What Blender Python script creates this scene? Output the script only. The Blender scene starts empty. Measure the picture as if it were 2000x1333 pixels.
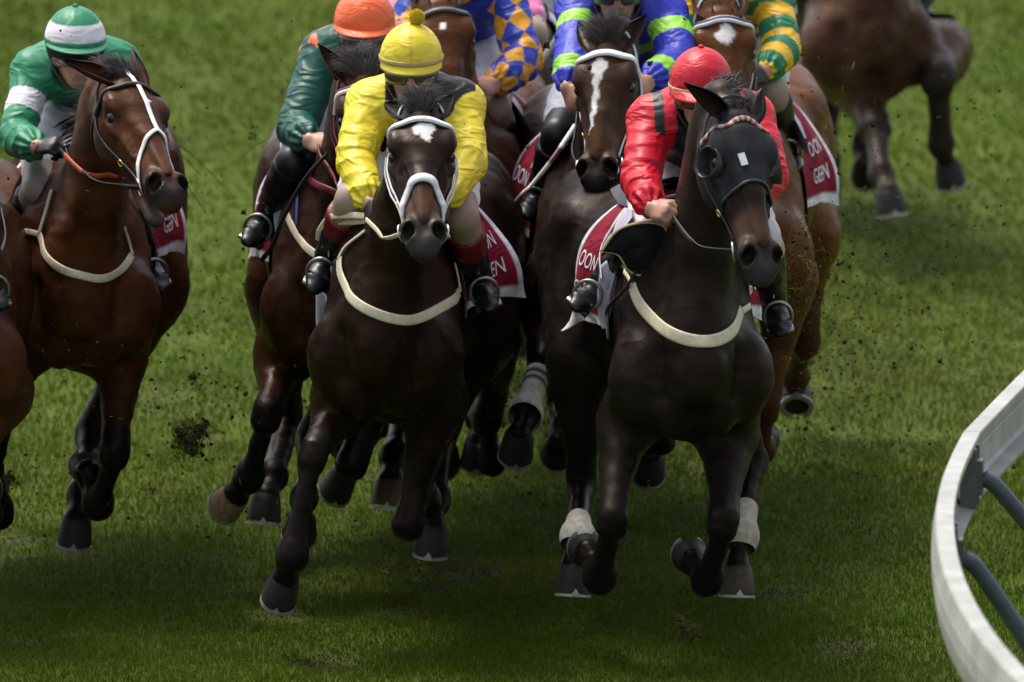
import bpy, math, random
import numpy as np
from mathutils import Vector
R = math.radians
rng = np.random.default_rng(7)
random.seed(7)
scene = bpy.context.scene
COL = scene.collection

# ------------------------------------------------------------------ camera
IMG_W, IMG_H = 2000.0, 1333.0
CAM = np.array([0.0, -44.22, 8.35])
PITCH = R(9.4)
FPX = 26550.0
cam_data = bpy.data.cameras.new("camera")
cam_obj = bpy.data.objects.new("camera", cam_data)
COL.objects.link(cam_obj)
cam_obj.location = CAM
cam_obj.rotation_euler = (R(90) - PITCH, 0, 0)
cam_data.sensor_width = 36.0
cam_data.lens = FPX / IMG_W * 36.0
cam_data.clip_start = 1.0
cam_data.clip_end = 3000.0
cam_data.dof.use_dof = True
cam_data.dof.focus_distance = 44.6
cam_data.dof.aperture_fstop = 4.0
scene.camera = cam_obj

# ------------------------------------------------------------------ light
SUN = np.array([-0.28, 0.34, 0.90]); SUN /= np.linalg.norm(SUN)
world = bpy.data.worlds.new("World")
scene.world = world
world.use_nodes = True
wn = world.node_tree
bg = wn.nodes["Background"]
sky = wn.nodes.new("ShaderNodeTexSky")
sky.sky_type = 'NISHITA'
sky.sun_disc = False
sky.sun_elevation = math.asin(SUN[2])
sky.sun_rotation = math.atan2(SUN[0], SUN[1])
sky.dust_density = 3.0
hz = wn.nodes.new("ShaderNodeHueSaturation"); hz.inputs["Saturation"].default_value = 0.45
wn.links.new(sky.outputs[0], hz.inputs["Color"]); wn.links.new(hz.outputs[0], bg.inputs[0])
bg.inputs[1].default_value = 0.15
sl = bpy.data.lights.new("sun", 'SUN')
sl.energy = 2.15
sl.angle = R(20.0)
sl.color = (1.0, 0.95, 0.86)
so = bpy.data.objects.new("sun", sl)
COL.objects.link(so)
so.rotation_euler = Vector(SUN).to_track_quat('Z', 'Y').to_euler()
scene.view_settings.view_transform = 'Standard'
scene.view_settings.look = 'None'
scene.view_settings.exposure = 0.72
scene.view_settings.gamma = 1.0

# ------------------------------------------------------------------ maths
def nrm(v):
    v = np.asarray(v, float)
    return v / (np.linalg.norm(v) + 1e-12)
CP, SP = math.cos(PITCH), math.sin(PITCH)
def ray(px, py):
    a = (px - IMG_W / 2) / FPX
    b = -(py - IMG_H / 2) / FPX
    return nrm([a, CP + b * SP, -SP + b * CP])
def at(px, py, Y):
    d = ray(px, py)
    return CAM + d * ((Y - CAM[1]) / d[1])
def reach(P0, px, py, length, sign):
    """the point seen at (px,py) that is `length` from P0; sign -1 = towards the stand, +1 = away"""
    d = ray(px, py)
    w = P0 - CAM
    tc = w @ d
    h2 = w @ w - tc * tc
    rest = length * length - h2
    q = CAM + d * (tc + sign * math.sqrt(rest) if rest > 0 else tc)
    if rest <= 0:
        q = P0 + nrm(q - P0) * min(np.linalg.norm(q - P0), length * 1.25)
    return q
def spline(pts, n):
    P = np.asarray(pts, float)
    m = len(P)
    if m == 2:
        t = np.linspace(0, 1, n)[:, None]
        return P[0] * (1 - t) + P[1] * t
    Q = np.vstack([2 * P[0] - P[1], P, 2 * P[-1] - P[-2]])
    out = []
    for u in np.linspace(0, m - 1, n):
        i = min(int(u), m - 2)
        t = u - i
        a, b, c, d = Q[i], Q[i + 1], Q[i + 2], Q[i + 3]
        out.append(0.5 * (2 * b + (c - a) * t + (2 * a - 5 * b + 4 * c - d) * t * t + (3 * b - a - 3 * c + d) * t ** 3))
    return np.array(out)
def lerp_tab(tab, x):
    tab = np.asarray(tab, float)
    return np.interp(x, tab[:, 0], tab[:, 1])
def smooth01(a, b, x):
    t = np.clip((x - a) / (b - a), 0, 1)
    return t * t * (3 - 2 * t)
_pn = rng.normal(size=(24, 3)); _ph = rng.uniform(0, 6.28, 24)
def wob(P, freq, k=0, n=6):
    """cheap smooth noise, about -1..1"""
    P = np.asarray(P)
    s = 0
    for i in range(n):
        d = _pn[(k * 5 + i) % 24]
        s = s + np.sin((P[..., 0] * d[0] + P[..., 1] * d[1] + P[..., 2] * d[2]) * freq * (0.7 + 0.16 * i) + _ph[(k * 3 + i) % 24])
    return s / n * 1.4

# ------------------------------------------------------------------ signed-distance bodies
class Chain:
    """tapered elliptical sections along a line of points"""
    def __init__(self, P, a, b, L, k=0.03, tag=0, p=2.0, cap=1.0):
        self.P = np.asarray(P, float); n = len(self.P)
        self.a = np.broadcast_to(np.asarray(a, float), n); self.b = np.broadcast_to(np.asarray(b, float), n)
        L = np.asarray(L, float)
        if L.ndim == 1: L = np.tile(L, (n, 1))
        self.L = L; self.k = k; self.tag = tag; self.p = p; self.cap = cap
        self.seg = []
        for i in range(n - 1):
            d = self.P[i + 1] - self.P[i]; l = np.linalg.norm(d); t = d / max(l, 1e-9)
            A = nrm(L[i] - t * (L[i] @ t)); N = np.cross(t, A)
            r = max(self.a[i], self.a[i + 1], self.b[i], self.b[i + 1])
            lo = np.minimum(self.P[i], self.P[i + 1]) - r; hi = np.maximum(self.P[i], self.P[i + 1]) + r
            self.seg.append((self.P[i], t, max(l, 1e-9), A, N, self.a[i], self.a[i + 1], self.b[i], self.b[i + 1], lo, hi))
        self.lo = np.min([s[9] for s in self.seg], 0); self.hi = np.max([s[10] for s in self.seg], 0)
    def one(self, s, x, y, z):
        p, t, l, A, N, a0, a1, b0, b1 = s[:9]
        x = x - p[0]; y = y - p[1]; z = z - p[2]
        w = x * t[0] + y * t[1] + z * t[2]
        s_ = np.clip(w / l, 0, 1)
        w = w - s_ * l
        u = x * A[0] + y * A[1] + z * A[2]
        v = x * N[0] + y * N[1] + z * N[2]
        a = a0 + (a1 - a0) * s_; b = b0 + (b1 - b0) * s_
        c = 0.5 * (a + b) * self.cap
        if self.p == 2.0:
            r = np.sqrt((u / a) ** 2 + (v / b) ** 2 + (w / c) ** 2)
        else:
            r = (np.abs(u / a) ** self.p + np.abs(v / b) ** self.p + np.abs(w / c) ** self.p) ** (1 / self.p)
        q = np.sqrt(u * u + v * v + w * w)
        return np.where(r < 1e-4, -np.minimum(a, b), q * (1 - 1 / np.maximum(r, 1e-4)))
    def at(self, Q):
        d = None
        for s in self.seg:
            e = self.one(s, Q[:, 0], Q[:, 1], Q[:, 2])
            d = e if d is None else np.minimum(d, e)
        return d
class Ell:
    """ellipsoid with its own axes"""
    def __init__(self, c, r, axes=None, k=0.03, tag=0, sub=False):
        self.c = np.asarray(c, float); self.r = np.asarray(r, float)
        self.ax = np.eye(3) if axes is None else np.asarray(axes, float)
        self.k = k; self.tag = tag; self.sub = sub
        e = np.sqrt(((self.ax * self.r[:, None]) ** 2).sum(0))
        self.lo = self.c - e; self.hi = self.c + e
    def f(self, x, y, z):
        x = x - self.c[0]; y = y - self.c[1]; z = z - self.c[2]
        r = 0; q = 0
        for i in range(3):
            u = x * self.ax[i, 0] + y * self.ax[i, 1] + z * self.ax[i, 2]
            r = r + (u / self.r[i]) ** 2; q = q + u * u
        r = np.sqrt(r); q = np.sqrt(q)
        return np.where(r < 1e-4, -self.r.min(), q * (1 - 1 / np.maximum(r, 1e-4)))
    def at(self, Q):
        return self.f(Q[:, 0], Q[:, 1], Q[:, 2])
def smin(a, b, k):
    h = np.maximum(k - np.abs(a - b), 0) / k
    return np.minimum(a, b) - h * h * k * 0.25
def smax(a, b, k):
    h = np.maximum(k - np.abs(a - b), 0) / k
    return np.maximum(a, b) + h * h * k * 0.25
class Body:
    def __init__(self): self.prims = []
    def chain(self, *a, **k):
        c = Chain(*a, **k); c.sub = False; self.prims.append(c); return c
    def ell(self, *a, **k):
        e = Ell(*a, **k); self.prims.append(e); return e
    def dist(self, Q):
        Q = np.atleast_2d(np.asarray(Q, float))
        d = np.full(len(Q), 9.0)
        for p in self.prims:
            e = p.at(Q)
            d = smax(d, -e, p.k) if p.sub else smin(d, e, p.k)
        return d
    def normal(self, Q):
        Q = np.atleast_2d(Q); e = 0.004
        g = np.stack([self.dist(Q + o) - self.dist(Q - o) for o in np.eye(3) * e], 1)
        return g / (np.linalg.norm(g, axis=1, keepdims=True) + 1e-9)
    def onto(self, Q, off=0.003, it=6):
        Q = np.array(np.atleast_2d(Q), float)
        for _ in range(it):
            n = self.normal(Q)
            Q = Q - n * (self.dist(Q) - off)[:, None] * 0.9
        return Q, self.normal(Q)
    def mesh(self, h, warp=None, smooth=1):
        lo = np.min([p.lo for p in self.prims if not p.sub], 0) - 4 * h
        hi = np.max([p.hi for p in self.prims if not p.sub], 0) + 4 * h
        n = np.ceil((hi - lo) / h).astype(int) + 1
        g = [(lo[i] + h * np.arange(n[i])).astype(np.float32) for i in range(3)]
        D = np.full(tuple(n), 0.5, np.float32)
        def sl(a, b):
            i0 = np.maximum(np.floor((a - lo) / h).astype(int), 0); i1 = np.minimum(np.ceil((b - lo) / h).astype(int) + 1, n)
            return tuple(slice(i0[i], max(i1[i], i0[i])) for i in range(3))
        def xyz(s):
            return g[0][s[0]][:, None, None], g[1][s[1]][None, :, None], g[2][s[2]][None, None, :]
        for p in self.prims:
            m = p.k + 2.5 * h
            S = sl(p.lo - m, p.hi + m)
            if isinstance(p, Chain):
                T = np.full(D[S].shape, 0.5, np.float32)
                off = [s.start for s in S]
                for q in p.seg:
                    s2 = sl(q[9] - m, q[10] + m)
                    s2 = tuple(slice(max(s2[i].start, S[i].start), min(s2[i].stop, S[i].stop)) for i in range(3))
                    loc = tuple(slice(s2[i].start - off[i], s2[i].stop - off[i]) for i in range(3))
                    T[loc] = np.minimum(T[loc], p.one(q, *xyz(s2)).astype(np.float32))
            else:
                T = p.f(*xyz(S)).astype(np.float32)
            D[S] = smax(D[S], -T, p.k) if p.sub else smin(D[S], T, p.k)
        V, F = surface_nets(D, lo, h)
        E = np.vstack([F[:, [0, 1]], F[:, [1, 2]], F[:, [2, 3]], F[:, [3, 0]]])
        for _ in range(smooth):
            s = np.zeros_like(V); c = np.zeros(len(V))
            for i in range(3):
                s[:, i] = np.bincount(E[:, 0], V[E[:, 1], i], len(V)) + np.bincount(E[:, 1], V[E[:, 0], i], len(V))
            c = np.bincount(E[:, 0], minlength=len(V)) + np.bincount(E[:, 1], minlength=len(V))
            V = 0.5 * V + 0.5 * s / np.maximum(c, 1)[:, None]
        if warp is not None:
            V = warp(V, vnormals(V, F))
        return V, F
    def tagw(self, V, tags, sigma=0.012):
        """softly, how much each vertex belongs to primitives with one of these tags"""
        num = np.zeros(len(V)); den = np.full(len(V), 1e-9)
        for p in self.prims:
            if p.sub: continue
            e = np.exp(-np.clip(p.at(V), -0.01, 0.2) / sigma)
            den += e
            if p.tag in tags: num += e
        return num / den
def vnormals(V, F):
    n = np.cross(V[F[:, 2]] - V[F[:, 0]], V[F[:, 3]] - V[F[:, 1]])
    o = np.zeros_like(V)
    for j in range(4):
        for i in range(3):
            o[:, i] += np.bincount(F[:, j], n[:, i], len(V))
    return o / (np.linalg.norm(o, axis=1, keepdims=True) + 1e-12)
def surface_nets(D, lo, h):
    s = D < 0
    c = np.zeros(tuple(np.array(D.shape) - 1), np.int8)
    nx, ny, nz = c.shape
    cor = [(i, j, k) for i in (0, 1) for j in (0, 1) for k in (0, 1)]
    for i, j, k in cor: c += s[i:i + nx, j:j + ny, k:k + nz]
    I = np.argwhere((c > 0) & (c < 8))
    ids = np.full(c.shape, -1, np.int32)
    ids[I[:, 0], I[:, 1], I[:, 2]] = np.arange(len(I))
    val = {q: D[I[:, 0] + q[0], I[:, 1] + q[1], I[:, 2] + q[2]].astype(float) for q in cor}
    acc = np.zeros((len(I), 3)); cnt = np.zeros(len(I))
    for q in cor:
        for ax in range(3):
            if q[ax]: continue
            q2 = tuple(q[i] + (i == ax) for i in range(3))
            m = (val[q] < 0) != (val[q2] < 0)
            t = np.where(m, val[q] / np.where(m, val[q] - val[q2], 1), 0)
            p = np.tile(np.array(q, float), (len(I), 1)); p[:, ax] += t
            acc += p * m[:, None]; cnt += m
    V = lo + h * (I + acc / cnt[:, None])
    F = []
    for ax in range(3):
        o = [slice(None)] * 3; o2 = list(o); o[ax] = slice(0, -1); o2[ax] = slice(1, None)
        a, b = s[tuple(o)], s[tuple(o2)]
        E = np.argwhere(a != b)
        u, v = (ax + 1) % 3, (ax + 2) % 3
        E = E[(E[:, u] > 0) & (E[:, v] > 0) & (E[:, u] < c.shape[u]) & (E[:, v] < c.shape[v])]
        flip = ~a[E[:, 0], E[:, 1], E[:, 2]]
        def cid(du, dv):
            q = E.copy(); q[:, u] += du; q[:, v] += dv
            return ids[q[:, 0], q[:, 1], q[:, 2]]
        f = np.stack([cid(-1, -1), cid(0, -1), cid(0, 0), cid(-1, 0)], 1)
        f[flip] = f[flip][:, ::-1]
        F.append(f)
    F = np.vstack(F)
    return V, F[(F >= 0).all(1)]

# ------------------------------------------------------------------ meshes
def mesh_from(name, V, F, col=None, smooth=True, F3=None, attrs=None):
    """V (n,3); F (m,4) quads; F3 (k,3) triangles; col per-vertex colour"""
    me = bpy.data.meshes.new(name)
    V = np.asarray(V, np.float32)
    F = np.zeros((0, 4), np.int32) if F is None else np.asarray(F, np.int32).reshape(-1, 4)
    F3 = np.zeros((0, 3), np.int32) if F3 is None else np.asarray(F3, np.int32).reshape(-1, 3)
    me.vertices.add(len(V)); me.vertices.foreach_set("co", V.ravel())
    nl = F.size + F3.size
    me.loops.add(nl); me.loops.foreach_set("vertex_index", np.concatenate([F.ravel(), F3.ravel()]).astype(np.int32))
    me.polygons.add(len(F) + len(F3))
    st = np.concatenate([np.arange(len(F)) * 4, F.size + np.arange(len(F3)) * 3]).astype(np.int32)
    me.polygons.foreach_set("loop_start", st)
    me.polygons.foreach_set("use_smooth", np.full(len(F) + len(F3), smooth))
    if col is not None:
        c = np.ones((len(V), 4), np.float32); c[:, :3] = col
        a = me.attributes.new("col", 'FLOAT_COLOR', 'POINT'); a.data.foreach_set("color", c.ravel())
    for k, v in (attrs or {}).items():
        a = me.attributes.new(k, 'FLOAT', 'POINT'); a.data.foreach_set("value", np.asarray(v, np.float32))
    me.update(calc_edges=True)
    me.validate()
    return me
class MB:
    """collects simple shapes into one mesh"""
    def __init__(self): self.V = []; self.Q = []; self.T = []; self.C = []; self.n = 0
    def add(self, V, Q=(), T=(), c=(1, 1, 1)):
        V = np.asarray(V, float)
        self.V.append(V)
        if len(Q): self.Q.append(np.asarray(Q, int) + self.n)
        if len(T): self.T.append(np.asarray(T, int) + self.n)
        c = np.asarray(c, float)
        self.C.append(np.tile(c, (len(V), 1)) if c.ndim == 1 else c)
        self.n += len(V)
    def grid(self, G, closed_u=False, closed_v=False, c=(1, 1, 1), flip=False):
        G = np.asarray(G, float); m, n = G.shape[:2]
        iu = np.arange(m if closed_u else m - 1); iv = np.arange(n if closed_v else n - 1)
        a, b = np.meshgrid(iu, iv, indexing='ij'); a2, b2 = (a + 1) % m, (b + 1) % n
        q = np.stack([a * n + b, a2 * n + b, a2 * n + b2, a * n + b2], -1).reshape(-1, 4)
        if flip: q = q[:, ::-1]
        c = np.asarray(c, float)
        if c.ndim == 3: c = c.reshape(-1, 3)
        self.add(G.reshape(-1, 3), q, c=c)
    def loft(self, rings, caps=True, c=(1, 1, 1)):
        """rings: list of (n,3) closed loops"""
        G = np.asarray(rings, float)
        self.grid(G, closed_v=True, c=c)
        if caps:
            for ring, fl in ((G[0], False), (G[-1], True)):
                n = len(ring); V = np.vstack([ring, ring.mean(0)])
                T = [(i, (i + 1) % n, n) for i in range(n)]
                if fl: T = [t[::-1] for t in T]
                self.add(V, T=T, c=c if np.ndim(c) == 1 else (1, 1, 1))
    def tube(self, P, r, n=8, up=(0.13, 0.31, 0.94), c=(1, 1, 1), caps=True):
        P = np.asarray(P, float); r = np.broadcast_to(np.asarray(r, float), len(P))
        T = np.gradient(P, axis=0); rings = []
        A = nrm(np.cross(T[0], up))
        for p, t, q in zip(P, T, r):
            t = nrm(t); A = nrm(A - t * (A @ t)); B = np.cross(t, A)
            an = np.linspace(0, 2 * math.pi, n, endpoint=False)[:, None]
            rings.append(p + q * (np.cos(an) * A + np.sin(an) * B))
        self.loft(rings, caps, c)
    def ribbon(self, P, N, w, th, c=(1, 1, 1), closed=False):
        """flat strap: P centre line, N outward normals"""
        P = np.asarray(P, float); N = np.asarray(N, float); w = np.broadcast_to(np.asarray(w, float), len(P))
        T = np.gradient(P, axis=0)
        if closed: T[0] = T[-1] = P[1] - P[-2]
        rings = []
        for p, t, n, ww in zip(P, T, N, w):
            t = nrm(t); n = nrm(n - t * (n @ t)); s = np.cross(t, n)
            rings.append([p + s * ww / 2 - n * th * .5, p + s * ww / 2 + n * th * .25, p + s * ww * .32 + n * th * .6, p - s * ww * .32 + n * th * .6, p - s * ww / 2 + n * th * .25, p - s * ww / 2 - n * th * .5])
        cc = np.asarray(c, float)
        if cc.ndim == 2: cc = np.repeat(cc[:, None, :], 6, 1)
        if closed: self.grid(np.array(rings), closed_v=True, c=cc if cc.ndim == 1 else cc)
        else: self.grid(np.array(rings), closed_v=True, c=cc); r = np.array(rings); self.add(r[0], [[0, 1, 2, 3], [0, 3, 4, 5]], c=cc if cc.ndim == 1 else cc[0, 0]); self.add(r[-1], [[3, 2, 1, 0], [5, 4, 3, 0]], c=cc if cc.ndim == 1 else cc[-1, 0])
    def sphere(self, ce, r, n=14, axes=None, c=(1, 1, 1)):
        ax = np.eye(3) if axes is None else np.asarray(axes)
        r = np.broadcast_to(np.asarray(r, float), 3)
        th = np.linspace(0.001, math.pi - .001, n); ph = np.linspace(0, 2 * math.pi, 2 * n, endpoint=False)
        a, b = np.meshgrid(th, ph, indexing='ij')
        L = np.stack([np.sin(a) * np.cos(b) * r[0], np.sin(a) * np.sin(b) * r[1], np.cos(a) * r[2]], -1)
        self.grid(np.asarray(ce) + L @ ax, closed_v=True, c=c)
    def torus(self, ce, R_, r, ax1, ax2, n=28, m=8, squash=1.0, c=(1, 1, 1)):
        ce = np.asarray(ce, float); a1, a2 = nrm(ax1), nrm(ax2); a3 = np.cross(a1, a2)
        G = []
        for t in np.linspace(0, 2 * math.pi, n, endpoint=False):
            rd = math.cos(t) * a1 + math.sin(t) * a2 * squash
            G.append([ce + R_ * rd + r * (math.cos(p) * nrm(rd) + math.sin(p) * a3) for p in np.linspace(0, 2 * math.pi, m, endpoint=False)])
        self.grid(np.array(G), closed_u=True, closed_v=True, c=c)
    def box(self, ce, sx, sy, sz, ax=None, c=(1, 1, 1), bev=0.0):
        ax = np.eye(3) if ax is None else np.asarray(ax); ce = np.asarray(ce, float)
        pts = np.array([[i, j, k] for i in (-1, 1) for j in (-1, 1) for k in (-1, 1)], float) * np.array([sx, sy, sz]) / 2
        self.add(ce + pts @ ax, [[0, 1, 3, 2], [4, 6, 7, 5], [0, 4, 5, 1], [2, 3, 7, 6], [0, 2, 6, 4], [1, 5, 7, 3]], c=c)
    def strand(self, P, w, c=(1, 1, 1)):
        """tapered three-sided hair"""
        P = np.asarray(P, float); n = len(P)
        T = np.gradient(P, axis=0); rings = []
        A = nrm(np.cross(T[0], rng.normal(size=3)))
        for i, (p, t) in enumerate(zip(P, T)):
            t = nrm(t); A = nrm(A - t * (A @ t)); B = np.cross(t, A)
            q = w * (1 - 0.92 * (i / (n - 1)) ** 1.5)
            rings.append([p + q * A, p + q * (-.5 * A + .87 * B), p + q * (-.5 * A - .87 * B)])
        self.grid(np.array(rings), closed_v=True, c=c)
    def obj(self, name, m, parent=None, smooth=True):
        me = mesh_from(name, np.vstack(self.V), np.vstack(self.Q) if self.Q else None, np.vstack(self.C), smooth, np.vstack(self.T) if self.T else None)
        return link(name, me, m, parent)
def link(name, me, m, parent=None):
    o = bpy.data.objects.new(name, me)
    COL.objects.link(o)
    if m is not None: me.materials.append(m)
    if parent is not None: o.parent = parent
    return o
def tag(o, label, cat=None, group=None, kind=None):
    if label: o["label"] = label
    if cat: o["category"] = cat
    if group: o["group"] = group
    if kind: o["kind"] = kind
    return o

# ------------------------------------------------------------------ materials
def material(name, color=(.5, .5, .5), rough=.5, spec=.5, attr=False, noise=None, bump=None, metal=0.0, coat=0.0, sheen=0.0, aniso=None, trans=0.0, sss=0.0, tint=None, ridged=None, rvar=None):
    """noise=(scale, amount, detail): colour variation; bump=(scale, strength, distance[, stretch])"""
    m = bpy.data.materials.new(name); m.use_nodes = True
    nt = m.node_tree; N, K = nt.nodes, nt.links
    b = N["Principled BSDF"]
    b.inputs["Roughness"].default_value = rough
    b.inputs["Specular IOR Level"].default_value = spec
    b.inputs["Metallic"].default_value = metal
    b.inputs["Coat Weight"].default_value = coat
    b.inputs["Sheen Weight"].default_value = sheen
    b.inputs["Sheen Roughness"].default_value = .4
    if sss:
        b.inputs["Subsurface Weight"].default_value = sss
        b.inputs["Subsurface Radius"].default_value = (.012, .005, .003)
    if tint: b.inputs["Specular Tint"].default_value = (*tint, 1)
    tc = N.new("ShaderNodeTexCoord")
    if attr:
        a = N.new("ShaderNodeAttribute"); a.attribute_name = "col"; src = a.outputs["Color"]
    else:
        a = N.new("ShaderNodeRGB"); a.outputs[0].default_value = (*color, 1); src = a.outputs[0]
    if noise:
        t = N.new("ShaderNodeTexNoise"); t.inputs["Scale"].default_value = noise[0]; t.inputs["Detail"].default_value = noise[2] if len(noise) > 2 else 5
        K.new(tc.outputs["Object"], t.inputs["Vector"])
        r = N.new("ShaderNodeMapRange"); r.inputs[1].default_value = .28; r.inputs[2].default_value = .72
        r.inputs[3].default_value = 1 - noise[1]; r.inputs[4].default_value = 1 + noise[1]
        K.new(t.outputs["Fac"], r.inputs[0])
        x = N.new("ShaderNodeVectorMath"); x.operation = 'SCALE'
        K.new(src, x.inputs[0]); K.new(r.outputs[0], x.inputs["Scale"]); src = x.outputs[0]
    K.new(src, b.inputs["Base Color"])
    if rvar:                                             # sweat and dust: the gloss comes and goes
        t3 = N.new("ShaderNodeTexNoise"); t3.inputs["Scale"].default_value = 7; t3.inputs["Detail"].default_value = 7; t3.inputs["Roughness"].default_value = .65
        K.new(tc.outputs["Object"], t3.inputs["Vector"])
        r3 = N.new("ShaderNodeMapRange"); r3.inputs[1].default_value = .35; r3.inputs[2].default_value = .65; r3.inputs[3].default_value = rvar[0]; r3.inputs[4].default_value = rvar[1]
        K.new(t3.outputs["Fac"], r3.inputs[0]); K.new(r3.outputs[0], b.inputs["Roughness"])
    if bump:
        t = N.new("ShaderNodeTexNoise"); t.inputs["Scale"].default_value = bump[0]; t.inputs["Detail"].default_value = 4
        mp = N.new("ShaderNodeMapping")
        if len(bump) > 3: mp.inputs["Scale"].default_value = bump[3]
        K.new(tc.outputs["Object"], mp.inputs["Vector"]); K.new(mp.outputs[0], t.inputs["Vector"])
        bp = N.new("ShaderNodeBump"); bp.inputs["Strength"].default_value = bump[1]; bp.inputs["Distance"].default_value = bump[2]
        K.new(t.outputs["Fac"], bp.inputs["Height"]); K.new(bp.outputs[0], b.inputs["Normal"])
        if ridged:                                   # creases: thin ridges of stretched noise
            mp2 = N.new("ShaderNodeMapping"); mp2.inputs["Scale"].default_value = ridged[3]; mp2.inputs["Rotation"].default_value = (.5, .4, .3)
            K.new(tc.outputs["Object"], mp2.inputs["Vector"])
            t2 = N.new("ShaderNodeTexNoise"); t2.inputs["Scale"].default_value = ridged[0]; t2.inputs["Detail"].default_value = 2.0; t2.inputs["Distortion"].default_value = .8
            K.new(mp2.outputs[0], t2.inputs["Vector"])
            s1 = N.new("ShaderNodeMath"); s1.operation = 'SUBTRACT'; K.new(t2.outputs["Fac"], s1.inputs[0]); s1.inputs[1].default_value = .5
            s2 = N.new("ShaderNodeMath"); s2.operation = 'ABSOLUTE'; K.new(s1.outputs[0], s2.inputs[0])
            s3 = N.new("ShaderNodeMapRange"); s3.inputs[1].default_value = 0; s3.inputs[2].default_value = ridged[4] if len(ridged) > 4 else .16; s3.inputs[3].default_value = 1; s3.inputs[4].default_value = 0; s3.interpolation_type = 'SMOOTHSTEP'
            K.new(s2.outputs[0], s3.inputs[0])
            b2 = N.new("ShaderNodeBump"); b2.inputs["Strength"].default_value = ridged[1]; b2.inputs["Distance"].default_value = ridged[2]
            K.new(s3.outputs[0], b2.inputs["Height"]); K.new(bp.outputs[0], b2.inputs["Normal"]); K.new(b2.outputs[0], b.inputs["Normal"])
    return m
M_COAT = material("horse_coat", attr=True, rough=.44, spec=.16, noise=(11, .35, 8), bump=(300, .3, .002, (1, 1, .25)), tint=(.75, .5, .36), ridged=(4.5, .16, .004, (1, 1, 1), .03), rvar=(.24, .58))
M_HAIR = material("horse_hair", attr=True, rough=.5, spec=.5)
M_EYE = material("horse_eye", (.012, .006, .004), .06, .6)
M_HOOF = material("hoof_horn", attr=True, rough=.55, spec=.25, noise=(60, .35, 6), bump=(90, .3, .002, (1, 1, 6)))
M_SHOE = material("horseshoe_metal", (.34, .33, .31), .5, .5, metal=.6, noise=(80, .3))
M_STRAP = material("strap", attr=True, rough=.45, spec=.4, noise=(60, .14, 6), bump=(300, .2, .001))
M_METAL = material("steel", (.7, .68, .62), .25, .5, metal=1.0)
M_IRON = material("stirrup_iron", (.30, .30, .29), .38, .5, metal=.9, noise=(60, .3))
M_BRASS = material("brass", (.72, .52, .2), .28, .5, metal=1.0)
M_SILK = material("racing_silk", attr=True, rough=.46, spec=.32, noise=(14, .08, 4), bump=(24, .3, .008, (1, 1.4, .7)), ridged=(6, .5, .010, (1.0, 1.0, 2.2)))
M_CAP = material("cap_cover", attr=True, rough=.44, spec=.4, noise=(30, .07, 4), bump=(55, .3, .003), ridged=(9, .3, .006, (1, 1, 1.8)))
M_BREECH = material("breeches_cloth", (.74, .73, .78), .6, .3, noise=(14, .1), bump=(30, .5, .008))
M_BOOT = material("boot_leather", attr=True, rough=.38, spec=.4, bump=(38, .45, .004))
M_SKIN = material("skin", attr=True, rough=.45, spec=.4, noise=(40, .1), bump=(200, .15, .001), sss=.12)
M_GLOVE = material("glove", (.012, .012, .013), .6, .3, bump=(150, .4, .002))
M_DARK = material("black_padding", (.012, .012, .014), .7, .2, bump=(120, .3, .002))
M_LENS = material("goggle_lens", (.06, .045, .035), .08, .6, coat=.3)
M_CLOTH = material("saddle_cloth", attr=True, rough=.75, spec=.15, noise=(16, .28, 9), bump=(300, .3, .001), ridged=(5, .35, .008, (1, 1, 1.5)))
M_INK = material("white_lettering", (.78, .78, .82), .7, .2, noise=(60, .1))
# ------------------------------------------------------------------ horses
class Frame: pass
def head_frame(poll, muz, roll=0.0, up=(0, 0, 1)):
    h = Frame(); h.o = np.asarray(poll, float); ax = np.asarray(muz, float) - h.o
    h.len = np.linalg.norm(ax); h.t = ax / h.len; h.s = h.len / 0.62
    up = np.asarray(up, float)
    n = nrm(up - h.t * (up @ h.t)); l = np.cross(h.t, n) * -1
    c, s = math.cos(roll), math.sin(roll)
    h.n = n * c + l * s; h.l = l * c - n * s
    if h.l[0] < 0 and abs(roll) < 1.2: h.l = -h.l
    h.ax = np.stack([h.t, h.l, h.n])
    def P(t, l, n): return h.o + h.s * (t * h.t + l * h.l + n * h.n)
    h.P = P
    def inv(V):
        q = (V - h.o) / h.s
        return q @ h.t, q @ h.l, q @ h.n
    h.inv = inv
    return h
HEAD = [  # t, half width, top, bottom
    (0.00, .058, .052, -.075), (.05, .078, .066, -.12), (.11, .094, .074, -.15), (.18, .100, .073, -.155), (.25, .088, .064, -.145),
    (.32, .072, .054, -.112), (.39, .060, .045, -.082), (.45, .055, .038, -.068), (.51, .055, .034, -.056), (.55, .048, .024, -.048), (.592, .034, .002, -.036)]
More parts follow.
